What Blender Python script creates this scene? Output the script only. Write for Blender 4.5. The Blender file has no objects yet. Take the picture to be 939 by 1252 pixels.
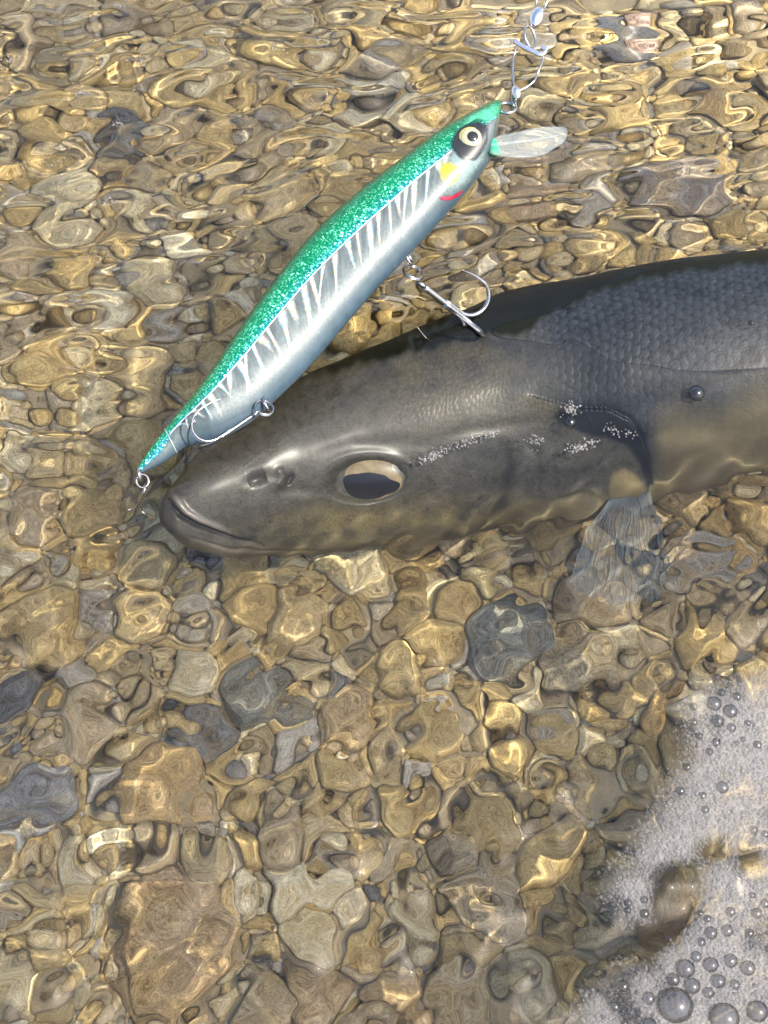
import bpy, bmesh, math, random
import numpy as np
from mathutils import Vector, Matrix

# ------------------------------------------------------------------ camera, sky, sun, exposure
D_CAM, PITCH, W_VIEW = 0.45, math.radians(62), 0.2087
CAM = np.array([0.0, -D_CAM*math.cos(PITCH), D_CAM*math.sin(PITCH)])
FWD = np.array([0.0, math.cos(PITCH), -math.sin(PITCH)])
UPV = np.array([0.0, math.sin(PITCH), math.cos(PITCH)])
RGT = np.array([1.0, 0.0, 0.0])
UNIT = 100.0         # scene units per metre: one unit is 1 cm (applied at the end to every top-level object)
SUN_ELEV, SUN_AZ = math.radians(57), math.radians(-28)      # azimuth of the sun, counter-clockwise from +x

sc = bpy.context.scene
C = bpy.context.collection
cd = bpy.data.cameras.new('camera'); cam = bpy.data.objects.new('camera', cd); C.objects.link(cam)
cam.location = CAM*UNIT
cam.rotation_euler = (math.pi/2 - PITCH, 0, 0)
cd.sensor_fit = 'HORIZONTAL'; cd.sensor_width = 36
cd.lens = 36*D_CAM/W_VIEW
cd.clip_start = 0.5; cd.clip_end = 2000
sc.camera = cam

wd = bpy.data.worlds.new('World'); sc.world = wd; wd.use_nodes = True
nt = wd.node_tree
bg = nt.nodes['Background']
sky = nt.nodes.new('ShaderNodeTexSky'); sky.sky_type = 'NISHITA'; sky.sun_disc = False
sky.sun_elevation = SUN_ELEV
sky.sun_rotation = math.pi/2 - SUN_AZ
sky.air_density = 1.0; sky.dust_density = 3.0; sky.ozone_density = 1.0
nt.links.new(sky.outputs[0], bg.inputs[0]); bg.inputs[1].default_value = 0.15

sd = bpy.data.lights.new('sun', 'SUN'); so = bpy.data.objects.new('sun', sd); C.objects.link(so)
sd.energy = 5.0; sd.angle = math.radians(0.8); sd.color = (1.0, 0.94, 0.83)
sdir = Vector((math.cos(SUN_ELEV)*math.cos(SUN_AZ), math.cos(SUN_ELEV)*math.sin(SUN_AZ), math.sin(SUN_ELEV)))
so.rotation_euler = sdir.to_track_quat('Z', 'Y').to_euler()
so.location = (0, 0, 100)
sd.cycles.is_caustics_light = True

vs = sc.view_settings
vs.view_transform = 'Standard'; vs.look = 'None'; vs.gamma = 1.0; vs.exposure = 1.42
cy = sc.cycles
cy.use_denoising = True
cy.max_bounces = 8; cy.transmission_bounces = 6; cy.transparent_max_bounces = 16; cy.diffuse_bounces = 3
cy.glossy_bounces = 4
cy.caustics_refractive = True; cy.caustics_reflective = False
cy.sample_clamp_indirect = 4.0

# ------------------------------------------------------------------ helpers
rng = np.random.default_rng(7)
random.seed(7)
PXM = W_VIEW/939.0

def ray(X, Y):
    X = np.asarray(X, float); Y = np.asarray(Y, float)
    sx = (X-469.5)*PXM; sy = (626-Y)*PXM
    d = FWD*D_CAM + sx[..., None]*RGT + sy[..., None]*UPV
    return d/np.linalg.norm(d, axis=-1, keepdims=True)
def at(X, Y, z):
    """world point that the photograph's pixel X, Y shows at height z"""
    d = ray(X, Y); t = (np.asarray(z, float)-CAM[2])/d[..., 2]
    return CAM + d*t[..., None]
def wet(X, Y, z):
    """the same through a flat water surface at z = 0"""
    p0 = at(X, Y, 0.0); d = ray(X, Y)
    h = d[..., :2]/1.333; cz = -np.sqrt(1-(h**2).sum(-1))
    k = np.asarray(z, float)/cz
    return np.concatenate([p0[..., :2]+h*k[..., None], np.broadcast_to(np.asarray(z, float), k.shape)[..., None]], -1)
def px(P):
    r = np.asarray(P, float)-CAM
    dep = r@FWD
    s = D_CAM/dep/PXM
    return 469.5+(r@RGT)*s, 626-(r@UPV)*s
def smooth(a, b, x):
    t = np.clip((x-a)/(b-a), 0, 1); return t*t*(3-2*t)
def spline(xs, ys, x):
    """monotone-ish cubic through points"""
    xs = np.asarray(xs, float); ys = np.asarray(ys, float); x = np.asarray(x, float)
    h = np.diff(xs); dl = np.diff(ys)/h
    m = np.zeros_like(ys); m[0] = dl[0]; m[-1] = dl[-1]
    for i in range(1, len(xs)-1):
        m[i] = 0 if dl[i-1]*dl[i] <= 0 else 2*dl[i-1]*dl[i]/(dl[i-1]+dl[i])
    i = np.clip(np.searchsorted(xs, x)-1, 0, len(h)-1)
    t = np.clip((x-xs[i])/h[i], 0, 1)
    return ((1+2*t)*(1-t)**2*ys[i]+t*(1-t)**2*h[i]*m[i]+t*t*(3-2*t)*ys[i+1]+t*t*(t-1)*h[i]*m[i+1])
def polydist(X, Y, pts):
    """distance (px) of X, Y to a polyline and the fraction along it"""
    best = np.full(np.shape(X), 1e9); fr = np.zeros(np.shape(X)); n = len(pts)-1
    for i in range(n):
        ax, ay = pts[i]; bx, by = pts[i+1]
        dx, dy = bx-ax, by-ay; L2 = dx*dx+dy*dy
        t = np.clip(((X-ax)*dx+(Y-ay)*dy)/L2, 0, 1)
        d = np.hypot(X-ax-t*dx, Y-ay-t*dy)
        m = d < best
        best = np.where(m, d, best); fr = np.where(m, (i+t)/n, fr)
    return best, fr
def resample(A, n):
    d = np.concatenate([[0], np.cumsum(np.hypot(*np.diff(A, axis=0).T))]); s = np.linspace(0, d[-1], n)
    return np.stack([spline(d, A[:, 0], s), spline(d, A[:, 1], s)], -1)
def inpoly(X, Y, poly):
    X = np.asarray(X, float); r = np.zeros(X.shape, bool); n = len(poly)
    for i in range(n):
        x1, y1 = poly[i]; x2, y2 = poly[(i+1) % n]
        c = (y1 > Y) != (y2 > Y)
        with np.errstate(divide='ignore', invalid='ignore'):
            xi = (x2-x1)*(Y-y1)/(y2-y1+1e-12)+x1
        r ^= c & (X < xi)
    return r

def mesh_obj(name, verts, faces, mat=None, parent=None, sm=True, attrs=None):
    me = bpy.data.meshes.new(name)
    verts = np.asarray(verts, float)
    if isinstance(faces, np.ndarray):
        k = faces.shape[1]; nf = len(faces)
        me.vertices.add(len(verts)); me.vertices.foreach_set('co', verts.ravel())
        me.loops.add(nf*k); me.loops.foreach_set('vertex_index', faces.ravel().astype(np.int32))
        me.polygons.add(nf); me.polygons.foreach_set('loop_start', (np.arange(nf)*k).astype(np.int32))
        me.update(calc_edges=True); me.validate()
    else:
        me.from_pydata(verts.tolist(), [], faces); me.update()
    if sm: me.polygons.foreach_set('use_smooth', [True]*len(me.polygons))
    for an, av in (attrs or {}).items():
        a = me.attributes.new(an, 'FLOAT', 'POINT'); a.data.foreach_set('value', np.asarray(av, np.float32).ravel())
    if mat: me.materials.append(mat)
    o = bpy.data.objects.new(name, me); C.objects.link(o)
    if parent: o.parent = parent
    o.cycles.is_caustics_receiver = True
    return o
def grid_faces(nu, nv, closed_v=False, flip=False):
    i = np.arange(nu-1)[:, None]; j = np.arange(nv if closed_v else nv-1)[None, :]
    j2 = (j+1) % nv
    f = np.stack([i*nv+j, (i+1)*nv+j, (i+1)*nv+j2, i*nv+j2], -1).reshape(-1, 4)
    return f[:, ::-1].copy() if flip else f
def empty(name, loc=(0, 0, 0)):
    o = bpy.data.objects.new(name, None); C.objects.link(o); o.location = loc; o.empty_display_size = 0.01; return o
def tag(o, label=None, cat=None, group=None, kind=None):
    if label: o['label'] = label
    if cat: o['category'] = cat
    if group: o['group'] = group
    if kind: o['kind'] = kind
    return o
def tube_geo(path, rad, n=10, closed=False):
    P = np.asarray(path, float); m = len(P)
    rad = np.broadcast_to(np.asarray(rad, float), (m,))
    if closed: T = np.roll(P, -1, 0)-np.roll(P, 1, 0)
    else: T = np.gradient(P, axis=0)
    T /= np.linalg.norm(T, axis=1, keepdims=True)+1e-12
    ref = np.array([0, 0, 1.0]) if abs(T[0, 2]) < 0.9 else np.array([1.0, 0, 0])
    N = np.zeros_like(P); a = ref-T[0]*(ref@T[0]); N[0] = a/np.linalg.norm(a)
    for i in range(1, m):
        a = N[i-1]-T[i]*(N[i-1]@T[i]); N[i] = a/np.linalg.norm(a)
    B = np.cross(T, N)
    th = np.linspace(0, 2*math.pi, n, endpoint=False)
    V = P[:, None]+rad[:, None, None]*(np.cos(th)[None, :, None]*N[:, None]+np.sin(th)[None, :, None]*B[:, None])
    F = []
    mm = m if closed else m-1
    for i in range(mm):
        i2 = (i+1) % m
        for j in range(n):
            F.append((i*n+j, i*n+(j+1) % n, i2*n+(j+1) % n, i2*n+j))
    if not closed:
        F.append(tuple(range(n-1, -1, -1))); F.append(tuple((m-1)*n+k for k in range(n)))
    return V.reshape(-1, 3), F
def tube(name, path, rad, mat, parent=None, n=10, closed=False):
    V, F = tube_geo(path, rad, n, closed); return mesh_obj(name, V, F, mat, parent)
def merge(geos):
    V = []; F = []; k = 0
    for v, f in geos:
        V.append(v); F += [tuple(a+k for a in q) for q in f]; k += len(v)
    return np.concatenate(V), F
def arc_path(pts, n=40):
    """smooth path through 3-D points"""
    P = np.asarray(pts, float); t = np.arange(len(P)); tt = np.linspace(0, len(P)-1, n)
    Q = np.concatenate([[2*P[0]-P[1]], P, [2*P[-1]-P[-2]]])
    i = np.clip(tt.astype(int), 0, len(P)-2); u = (tt-i)[:, None]
    a, b, c, d = Q[i], Q[i+1], Q[i+2], Q[i+3]
    return 0.5*(2*b+(c-a)*u+(2*a-5*b+4*c-d)*u*u+(3*b-3*c+d-a)*u**3)

# ------------------------------------------------------------------ materials
class NT:
    def __init__(s, name):
        s.m = bpy.data.materials.new(name); s.m.use_nodes = True; s.t = s.m.node_tree
        s.t.nodes.clear(); s.out = s.t.nodes.new('ShaderNodeOutputMaterial')
    def n(s, typ, **kw):
        nd = s.t.nodes.new('ShaderNode'+typ)
        for k, v in kw.items():
            if k.startswith('i_'):
                key = k[2:]; key = int(key) if key.isdigit() else key.replace('_', ' ')
                s.put(nd.inputs[key], v)
            else: setattr(nd, k, v)
        return nd
    def put(s, sock, v):
        if hasattr(v, 'is_linked') or isinstance(v, bpy.types.NodeSocket): s.t.links.new(v, sock)
        elif isinstance(v, tuple) and len(v) == 3 and sock.type == 'RGBA': sock.default_value = (*v, 1)
        else: sock.default_value = v
    def mixc(s, fac, a, b, mode='MIX'):
        nd = s.n('Mix', data_type='RGBA', blend_type=mode)
        s.put(nd.inputs[0], fac); s.put(nd.inputs[6], a); s.put(nd.inputs[7], b); return nd.outputs[2]
    def math(s, op, a, b=0.0, c=None):
        nd = s.n('Math', operation=op); s.put(nd.inputs[0], a); s.put(nd.inputs[1], b)
        if c is not None: s.put(nd.inputs[2], c)
        return nd.outputs[0]
    def ramp(s, fac, stops, interp='LINEAR'):
        nd = s.n('ValToRGB'); cr = nd.color_ramp; cr.interpolation = interp
        while len(cr.elements) < len(stops): cr.elements.new(0.5)
        for e, (p, c) in zip(cr.elements, stops):
            e.position = p; e.color = (*c, 1) if len(c) == 3 else c
        s.put(nd.inputs[0], fac); return nd.outputs[0]
    def attr(s, name): return s.n('Attribute', attribute_name=name).outputs['Fac']
    def noise(s, scale, detail=4, rough=0.55, vec=None, dist=0.0):
        nd = s.n('TexNoise', i_Scale=scale, i_Detail=detail, i_Roughness=rough, i_Distortion=dist)
        if vec is not None: s.put(nd.inputs['Vector'], vec)
        return nd.outputs['Fac']
    def obj(s): return s.n('TexCoord').outputs['Object']
    def bump(s, h, strength=0.3, dist=0.001, normal=None):
        nd = s.n('Bump', i_Strength=strength, i_Distance=dist*UNIT); s.put(nd.inputs['Height'], h)
        if normal is not None: s.put(nd.inputs['Normal'], normal)
        return nd.outputs[0]
    def bsdf(s, **kw):
        return s.n('BsdfPrincipled', **kw)
    def end(s, sh):
        s.t.links.new(sh.outputs[0] if hasattr(sh, 'outputs') else sh, s.out.inputs['Surface']); return s.m

def mat_water():
    t = NT('water_surface')
    return t.end(t.n('BsdfGlass', i_IOR=1.333, i_Roughness=0.0, i_Color=(0.985, 0.99, 0.975)))
STONE_RAMP = [(0.0, (0.58, 0.45, 0.22)), (0.12, (0.70, 0.53, 0.25)), (0.28, (0.76, 0.66, 0.42)), (0.40, (0.46, 0.38, 0.24)),
              (0.49, (0.65, 0.50, 0.24)), (0.60, (0.46, 0.42, 0.34)), (0.66, (0.70, 0.56, 0.31)), (0.79, (0.23, 0.22, 0.20)),
              (0.82, (0.56, 0.46, 0.30)), (0.91, (0.55, 0.51, 0.43)), (0.95, (0.82, 0.74, 0.52))]
def stone_shader(t, rnd, base=None, k=1.0):
    co = t.obj()
    col = t.ramp(rnd, STONE_RAMP, 'CONSTANT') if base is None else None
    off = t.n('VectorMath', operation='ADD'); t.put(off.inputs[0], co)
    cx = t.n('CombineXYZ'); 
    for q in range(3): t.put(cx.inputs[q], t.math('MULTIPLY', rnd, (3.1+q)*(1.0 if k == 1.0 else 9.0)))
    t.put(off.inputs[1], cx.outputs[0]); v = off.outputs[0]
    n1 = t.noise(160*k, 5, 0.65, v); n2 = t.noise((900 if k == 1.0 else 2000)*k, 5, 0.75, v); n3 = t.noise(55*k, 3, 0.5, v, 1.5)
    src = col if base is None else base
    c = t.mixc(t.ramp(n1, [(0.35, (0, 0, 0)), (0.65, (1, 1, 1))]), t.mixc(1.0, src, (0.68, 0.63, 0.55), 'MULTIPLY'), src)
    c = t.mixc(t.ramp(n3, [(0.45, (0, 0, 0)), (0.7, (0.55, 0.55, 0.55))]), c, (0.38, 0.27, 0.10))        # golden algae film
    c = t.mixc(t.ramp(n2, [(0.5, (0, 0, 0)), (0.68, (0.75, 0.75, 0.75))]), c, t.mixc(1.0, c, (0.42, 0.38, 0.33), 'MULTIPLY'))
    n4 = t.noise(520*k, 6, 0.75, v, 0.0)
    c = t.mixc(1.0, c, t.ramp(n4, [(0.30, (0.50, 0.47, 0.42)), (0.48, (0.95, 0.94, 0.92)), (0.62, (1.15, 1.14, 1.1)), (0.75, (1.5, 1.5, 1.5))]), 'MULTIPLY')
    n5 = t.noise((2600 if k == 1.0 else 4200)*k, 3, 0.7, v)
    c = t.mixc(1.0, c, t.ramp(n5, [(0.35, (0.66, 0.64, 0.6)), (0.5, (1, 1, 1)), (0.68, (1.35, 1.35, 1.33))]), 'MULTIPLY')
    h = t.math('ADD', t.math('ADD', n1, t.math('MULTIPLY', n4, 0.6)), t.math('MULTIPLY', n2, 0.35))
    b = t.bsdf(i_Base_Color=c, i_Roughness=0.75, i_Normal=t.bump(h, 0.7, 0.0014)); b.inputs['Specular IOR Level'].default_value = 0.08
    return b
def mat_pebble():
    t = NT('river_pebble'); r = t.n('ObjectInfo').outputs['Random']
    return t.end(stone_shader(t, r, None, 0.010))
def mat_gravel():
    t = NT('river_gravel'); r = t.n('NewGeometry').outputs['Random Per Island']
    return t.end(stone_shader(t, r))
def mat_stone(name, col):
    t = NT(name); r = t.n('ObjectInfo').outputs['Random']
    rgb = t.n('RGB'); rgb.outputs[0].default_value = (*col, 1)
    return t.end(stone_shader(t, r, rgb.outputs[0]))
def mat_bed():
    t = NT('silt'); v = t.obj()
    c = t.ramp(t.noise(90, 6, 0.7, v), [(0.3, (0.28, 0.22, 0.12)), (0.55, (0.44, 0.35, 0.20)), (0.8, (0.55, 0.45, 0.28))])
    return t.end(t.bsdf(i_Base_Color=c, i_Roughness=0.8, i_Normal=t.bump(t.noise(700, 4, 0.7, v), 0.8, 0.001)))
def mat_metal():
    t = NT('nickel_wire'); v = t.obj()
    return t.end(t.bsdf(i_Base_Color=(0.42, 0.40, 0.39), i_Metallic=1.0, i_Roughness=t.ramp(t.noise(1500, 3, 0.6, v), [(0.3, (0.1, 0.1, 0.1)), (0.7, (0.28, 0.28, 0.28))])))
def mat_fish():
    t = NT('fish_skin'); v = t.obj()
    dark = t.attr('dark'); belly = t.attr('belly'); sc_h = t.attr('scale_h'); sc_m = t.attr('scale_m'); head = t.attr('head'); shade_marks = t.attr('shade_marks'); warm = t.attr('warm'); lipm = t.attr('lip')
    n1 = t.noise(120, 6, 0.65, v); n2 = t.noise(1100, 4, 0.7, v)
    flank = t.mixc(n1, (0.007, 0.010, 0.014), (0.024, 0.027, 0.032))
    hd = t.mixc(n1, (0.016, 0.0155, 0.013), (0.055, 0.052, 0.044))
    n3 = t.noise(330, 5, 0.7, v, 0.6)
    c = t.mixc(head, flank, hd)
    c = t.mixc(1.0, c, t.ramp(n3, [(0.3, (0.55, 0.55, 0.53)), (0.5, (1, 1, 1)), (0.72, (1.35, 1.32, 1.25))]), 'MULTIPLY')
    c = t.mixc(t.math('MULTIPLY', warm, t.ramp(n1, [(0.35, (0, 0, 0)), (0.65, (1, 1, 1))])), c, (0.10, 0.08, 0.037))
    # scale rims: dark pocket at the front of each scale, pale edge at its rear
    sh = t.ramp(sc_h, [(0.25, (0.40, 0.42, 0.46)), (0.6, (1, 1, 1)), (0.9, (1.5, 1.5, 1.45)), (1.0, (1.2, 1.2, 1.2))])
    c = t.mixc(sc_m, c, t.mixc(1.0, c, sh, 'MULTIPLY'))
    c = t.mixc(t.ramp(n2, [(0.5, (0, 0, 0)), (0.75, (0.5, 0.5, 0.5))]), c, t.mixc(1.0, c, (0.5, 0.5, 0.48), 'MULTIPLY'))
    n6 = t.noise(2200, 3, 0.7, v)
    c = t.mixc(1.0, c, t.ramp(n6, [(0.36, (0.55, 0.55, 0.54)), (0.47, (1, 1, 1)), (0.60, (1, 1, 1)), (0.70, (1.7, 1.68, 1.6))]), 'MULTIPLY')
    c = t.mixc(belly, c, t.mixc(n1, (0.055, 0.046, 0.025), (0.13, 0.105, 0.058)))
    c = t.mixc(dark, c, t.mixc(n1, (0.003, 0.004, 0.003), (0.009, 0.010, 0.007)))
    c = t.mixc(lipm, c, (0.17, 0.15, 0.14))  # wet highlights of the lips painted as a paler colour
    c = t.mixc(shade_marks, c, (0.005, 0.006, 0.008))
    b = t.bsdf(i_Base_Color=c, i_Roughness=0.38, i_Metallic=0.0, i_IOR=1.36,
               i_Normal=t.bump(t.math('ADD', n2, t.math('MULTIPLY', n1, 0.6)), 0.35, 0.0005))
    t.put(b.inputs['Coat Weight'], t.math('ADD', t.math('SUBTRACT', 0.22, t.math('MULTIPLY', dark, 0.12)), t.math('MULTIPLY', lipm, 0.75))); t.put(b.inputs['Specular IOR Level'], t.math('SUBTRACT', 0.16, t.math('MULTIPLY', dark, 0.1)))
    b.inputs['Coat Roughness'].default_value = 0.22; b.inputs['Coat IOR'].default_value = 1.33
    return t.end(b)
def mat_simple(name, col, rough=0.4, metal=0.0, nscale=600, var=0.25, **kw):
    t = NT(name); v = t.obj()
    c = t.mixc(t.noise(nscale, 4, 0.6, v), tuple(x*(1-var) for x in col), tuple(min(1, x*(1+var)) for x in col))
    b = t.bsdf(i_Base_Color=c, i_Roughness=rough, i_Metallic=metal)
    for k, val in kw.items(): b.inputs[k.replace('_', ' ')].default_value = val
    return t.end(b)
def mat_paint(name, col, var=0.3, ns=700, soft=0.45, metal=0.0):
    t = NT(name); v = t.obj()
    c = t.mixc(t.noise(ns, 4, 0.6, v), tuple(x*(1-var) for x in col), tuple(min(1, x*(1+var)) for x in col))
    b = t.bsdf(i_Base_Color=c, i_Roughness=0.35, i_Metallic=metal); b.inputs['Specular IOR Level'].default_value = 0.3
    b.inputs['Coat Weight'].default_value = 0.6; b.inputs['Coat Roughness'].default_value = 0.03
    a = t.math('ADD', t.attr('edge'), t.math('MULTIPLY', t.math('SUBTRACT', t.noise(900, 3, 0.6, v), 0.5), soft*1.3))
    tr = t.n('BsdfTransparent'); mx = t.n('MixShader')
    t.put(mx.inputs[0], t.ramp(a, [(0.02, (0, 0, 0)), (soft, (1, 1, 1))]))
    t.t.links.new(tr.outputs[0], mx.inputs[1]); t.t.links.new(b.outputs[0], mx.inputs[2])
    return t.end(mx)
def mat_film(name, col, alpha, rough=0.2, spec=0.5):
    """thin see-through skin: partly clear, partly its own colour"""
    t = NT(name); v = t.obj()
    b = t.bsdf(i_Base_Color=col, i_Roughness=rough)
    b.inputs['Specular IOR Level'].default_value = spec
    tr = t.n('BsdfTransparent'); mx = t.n('MixShader')
    t.put(mx.inputs[0], alpha); t.t.links.new(tr.outputs[0], mx.inputs[1]); t.t.links.new(b.outputs[0], mx.inputs[2])
    return t.end(mx)
def mat_bubble():
    t = NT('bubble_film')
    fr = t.n('LayerWeight', i_Blend=0.32).outputs['Facing']
    g = t.n('BsdfGlossy', i_Roughness=0.09, i_Color=(0.95, 0.95, 0.97))
    tr = t.n('BsdfTransparent', i_Color=t.ramp(fr, [(0.0, (0.62, 0.62, 0.63)), (0.5, (0.54, 0.54, 0.55)), (1.0, (0.25, 0.25, 0.25))])); mx = t.n('MixShader')
    t.put(mx.inputs[0], t.ramp(fr, [(0.0, (0.05, 0.05, 0.05)), (0.6, (0.10, 0.10, 0.10)), (1.0, (0.4, 0.4, 0.4))]))
    t.t.links.new(tr.outputs[0], mx.inputs[1]); t.t.links.new(g.outputs[0], mx.inputs[2])
    return t.end(mx)
def mat_froth(name, alpha, cov=False):
    t = NT(name)
    r = t.n('NewGeometry').outputs['Random Per Island']
    c = t.ramp(r, [(0.0, (0.17, 0.165, 0.168)), (0.5, (0.195, 0.19, 0.193)), (1.0, (0.235, 0.23, 0.233))])
    b = t.bsdf(i_Base_Color=c, i_Roughness=0.5)
    b.inputs['Specular IOR Level'].default_value = 0.2
    tr = t.n('BsdfTransparent'); mx = t.n('MixShader')
    fr = t.n('LayerWeight', i_Blend=0.5).outputs['Facing']
    a = t.ramp(fr, [(0.0, (alpha*0.55,)*3), (1.0, (min(1, alpha*1.5),)*3)])
    if cov: a = t.math('MULTIPLY', a, t.math('MULTIPLY', t.attr('cov'), t.ramp(t.noise(350, 4, 0.6, t.obj()), [(0.25, (0.55,)*3), (0.6, (1, 1, 1))])))
    t.put(mx.inputs[0], a)
    t.t.links.new(tr.outputs[0], mx.inputs[1]); t.t.links.new(b.outputs[0], mx.inputs[2])
    return t.end(mx)
def mat_lure():
    t = NT('lure_foil_body'); v = t.obj()
    h = t.attr('h'); s = t.attr('s')
    vo = t.n('TexVoronoi', i_Scale=2900.0); t.put(vo.inputs['Vector'], v)
    sep = t.n('SeparateColor'); t.put(sep.inputs[0], vo.outputs['Color'])
    glit = sep.outputs[0]; g2 = sep.outputs[1]
    # back: emerald edge, bright green, then teal towards the flank line
    back = t.ramp(h, [(0.0, (0.0, 0.07, 0.02)), (0.10, (0.0, 0.18, 0.05)), (0.2, (0.0, 0.29, 0.09)), (0.31, (0.0, 0.29, 0.14)), (0.37, (0.005, 0.27, 0.25)), (0.42, (0.03, 0.26, 0.34))])
    back = t.mixc(t.math('MULTIPLY', t.ramp(glit, [(0.70, (0, 0, 0)), (1.0, (0.8, 0.8, 0.8))]), t.ramp(h, [(0.05, (0, 0, 0)), (0.2, (1, 1, 1))])), back, (0.30, 0.85, 0.60))
    back = t.mixc(t.ramp(g2, [(0.0, (0.7, 0.7, 0.7)), (0.35, (0, 0, 0))]), back, (0.0, 0.10, 0.07))
    belly = t.ramp(h, [(0.42, (0.048, 0.062, 0.066)), (0.6, (0.04, 0.057, 0.062)), (0.85, (0.038, 0.056, 0.064)), (1.0, (0.028, 0.054, 0.08))])
    belly = t.mixc(t.ramp(t.noise(260, 4, 0.6, v), [(0.4, (0, 0, 0)), (0.7, (1, 1, 1))]), belly, t.mixc(1.0, belly, (0.72, 0.76, 0.76), 'MULTIPLY'))
    cs_ = t.n('CombineXYZ'); t.put(cs_.inputs[0], t.math('SUBTRACT', t.math('MULTIPLY', s, 70.0), t.math('MULTIPLY', h, 3.0))); t.put(cs_.inputs[1], t.math('MULTIPLY', h, 2.2))
    stk = t.math('MULTIPLY', t.ramp(t.noise(1.0, 4, 0.65, cs_.outputs[0]), [(0.40, (0, 0, 0)), (0.72, (1, 1, 1))]), t.ramp(h, [(0.45, (1, 1, 1)), (0.85, (0.1, 0.1, 0.1))]))
    belly = t.mixc(stk, belly, (0.105, 0.122, 0.12))  # reflection streaks of the foil painted into the belly colour
    edge = t.math('ADD', t.ramp(s, [(0.10, (0.66,)*3), (0.15, (0.40,)*3)]), t.math('MULTIPLY', t.math('SUBTRACT', glit, 0.5), 0.015))
    isb = t.math('GREATER_THAN', h, edge)
    tail = t.ramp(s, [(0.10, (1, 1, 1)), (0.14, (0, 0, 0))])
    col = t.mixc(isb, back, belly)
    nm = t.n('Bump', i_Strength=0.55, i_Distance=0.0006); t.put(nm.inputs['Height'], glit)
    met = t.math('SUBTRACT', 0.7, t.math('MULTIPLY', isb, 0.6))
    rgh = t.math('ADD', 0.30, t.math('MULTIPLY', isb, 0.15))
    # random tilt of each flake
    geo = t.n('NewGeometry'); sub = t.n('VectorMath', operation='SUBTRACT'); t.put(sub.inputs[0], vo.outputs['Color']); t.put(sub.inputs[1], (0.5, 0.5, 0.5))
    scl = t.n('VectorMath', operation='SCALE'); t.put(scl.inputs[0], sub.outputs[0]); t.put(scl.inputs['Scale'], t.math('SUBTRACT', 0.85, t.math('MULTIPLY', isb, 0.74)))
    ad = t.n('VectorMath', operation='ADD'); t.put(ad.inputs[0], geo.outputs['Normal']); t.put(ad.inputs[1], scl.outputs[0])
    no = t.n('VectorMath', operation='NORMALIZE'); t.put(no.inputs[0], ad.outputs[0])
    b = t.bsdf(i_Base_Color=col, i_Roughness=rgh, i_Metallic=met, i_Normal=no.outputs[0])
    b.inputs['Specular IOR Level'].default_value = 0.25
    b.inputs['Coat Weight'].default_value = 0.8; b.inputs['Coat Roughness'].default_value = 0.02; b.inputs['Coat IOR'].default_value = 1.4
    return t.end(b)

M = dict(water=mat_water(), pebble=mat_pebble(), gravel=mat_gravel(), bed=mat_bed(), metal=mat_metal(), fish=mat_fish(), lure=mat_lure(),
         bubble=mat_bubble(), froth=mat_froth('fine_foam', 0.24), speck=mat_froth('froth_speck', 0.8), foamsheet=mat_froth('foam_mat', 1.3, True),
         fin=mat_film('fin_membrane', (0.10, 0.125, 0.15), 0.26, 0.25), ray=mat_film('fin_ray', (0.14, 0.16, 0.165), 0.38, 0.3),
         bill=mat_film('clear_plastic', (0.30, 0.34, 0.34), 0.18, 0.08, 0.8))
DEPTH = 0.066

# ------------------------------------------------------------------ fish sections (needed by the water too)
FT = np.array([(196,630),(198,618),(203,606),(210,597),(220,585),(234,567),(263,544),(292,523),(328,500),(372,466),(420,444),(480,419),(558,388),(614,365),(680,349),(744,336),(802,323),(871,314),(939,306),(1010,300)], float)
FB = np.array([(196,630),(198,641),(203,650),(210,659),(220,669),(240,680),(270,689),(303,692),(357,697),(411,694),(470,686),(540,680),(620,672),(700,660),(780,632),(860,612),(939,598),(1010,585)], float)
RHO = math.radians(22)
E1 = np.array([math.cos(RHO), math.sin(RHO)]); E2 = np.array([-math.sin(RHO), math.cos(RHO)])
UU = np.array([UPV[1], UPV[2]])
def fish_sections(X):
    yt = spline(FT[:, 0], FT[:, 1], X); yb = spline(FB[:, 0], FB[:, 1], X)
    k = spline([196, 260, 400, 600, 800, 1010], [0.75, 0.66, 0.60, 0.58, 0.58, 0.58], X)
    peak = spline([196, 205, 225, 250, 330, 450, 600, 690, 760, 860, 1010], [-0.0070, -0.0036, -0.0012, -0.0006, -0.0007, -0.0010, -0.0007, 0.0003, 0.0030, 0.0054, 0.0062], X)
    zc = peak-0.015
    for _ in range(4):
        c = at(X, (yt+yb)/2, zc)
        dep = (c-CAM)@FWD
        h = np.maximum((yb-yt)/2*PXM*dep/D_CAM, 2e-5)
        a = h/np.sqrt((E1@UU)**2+(k*(E2@UU))**2)
        zc = peak-np.sqrt((a*E1[1])**2+(a*k*E2[1])**2)
    return c, a, a*k
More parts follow.
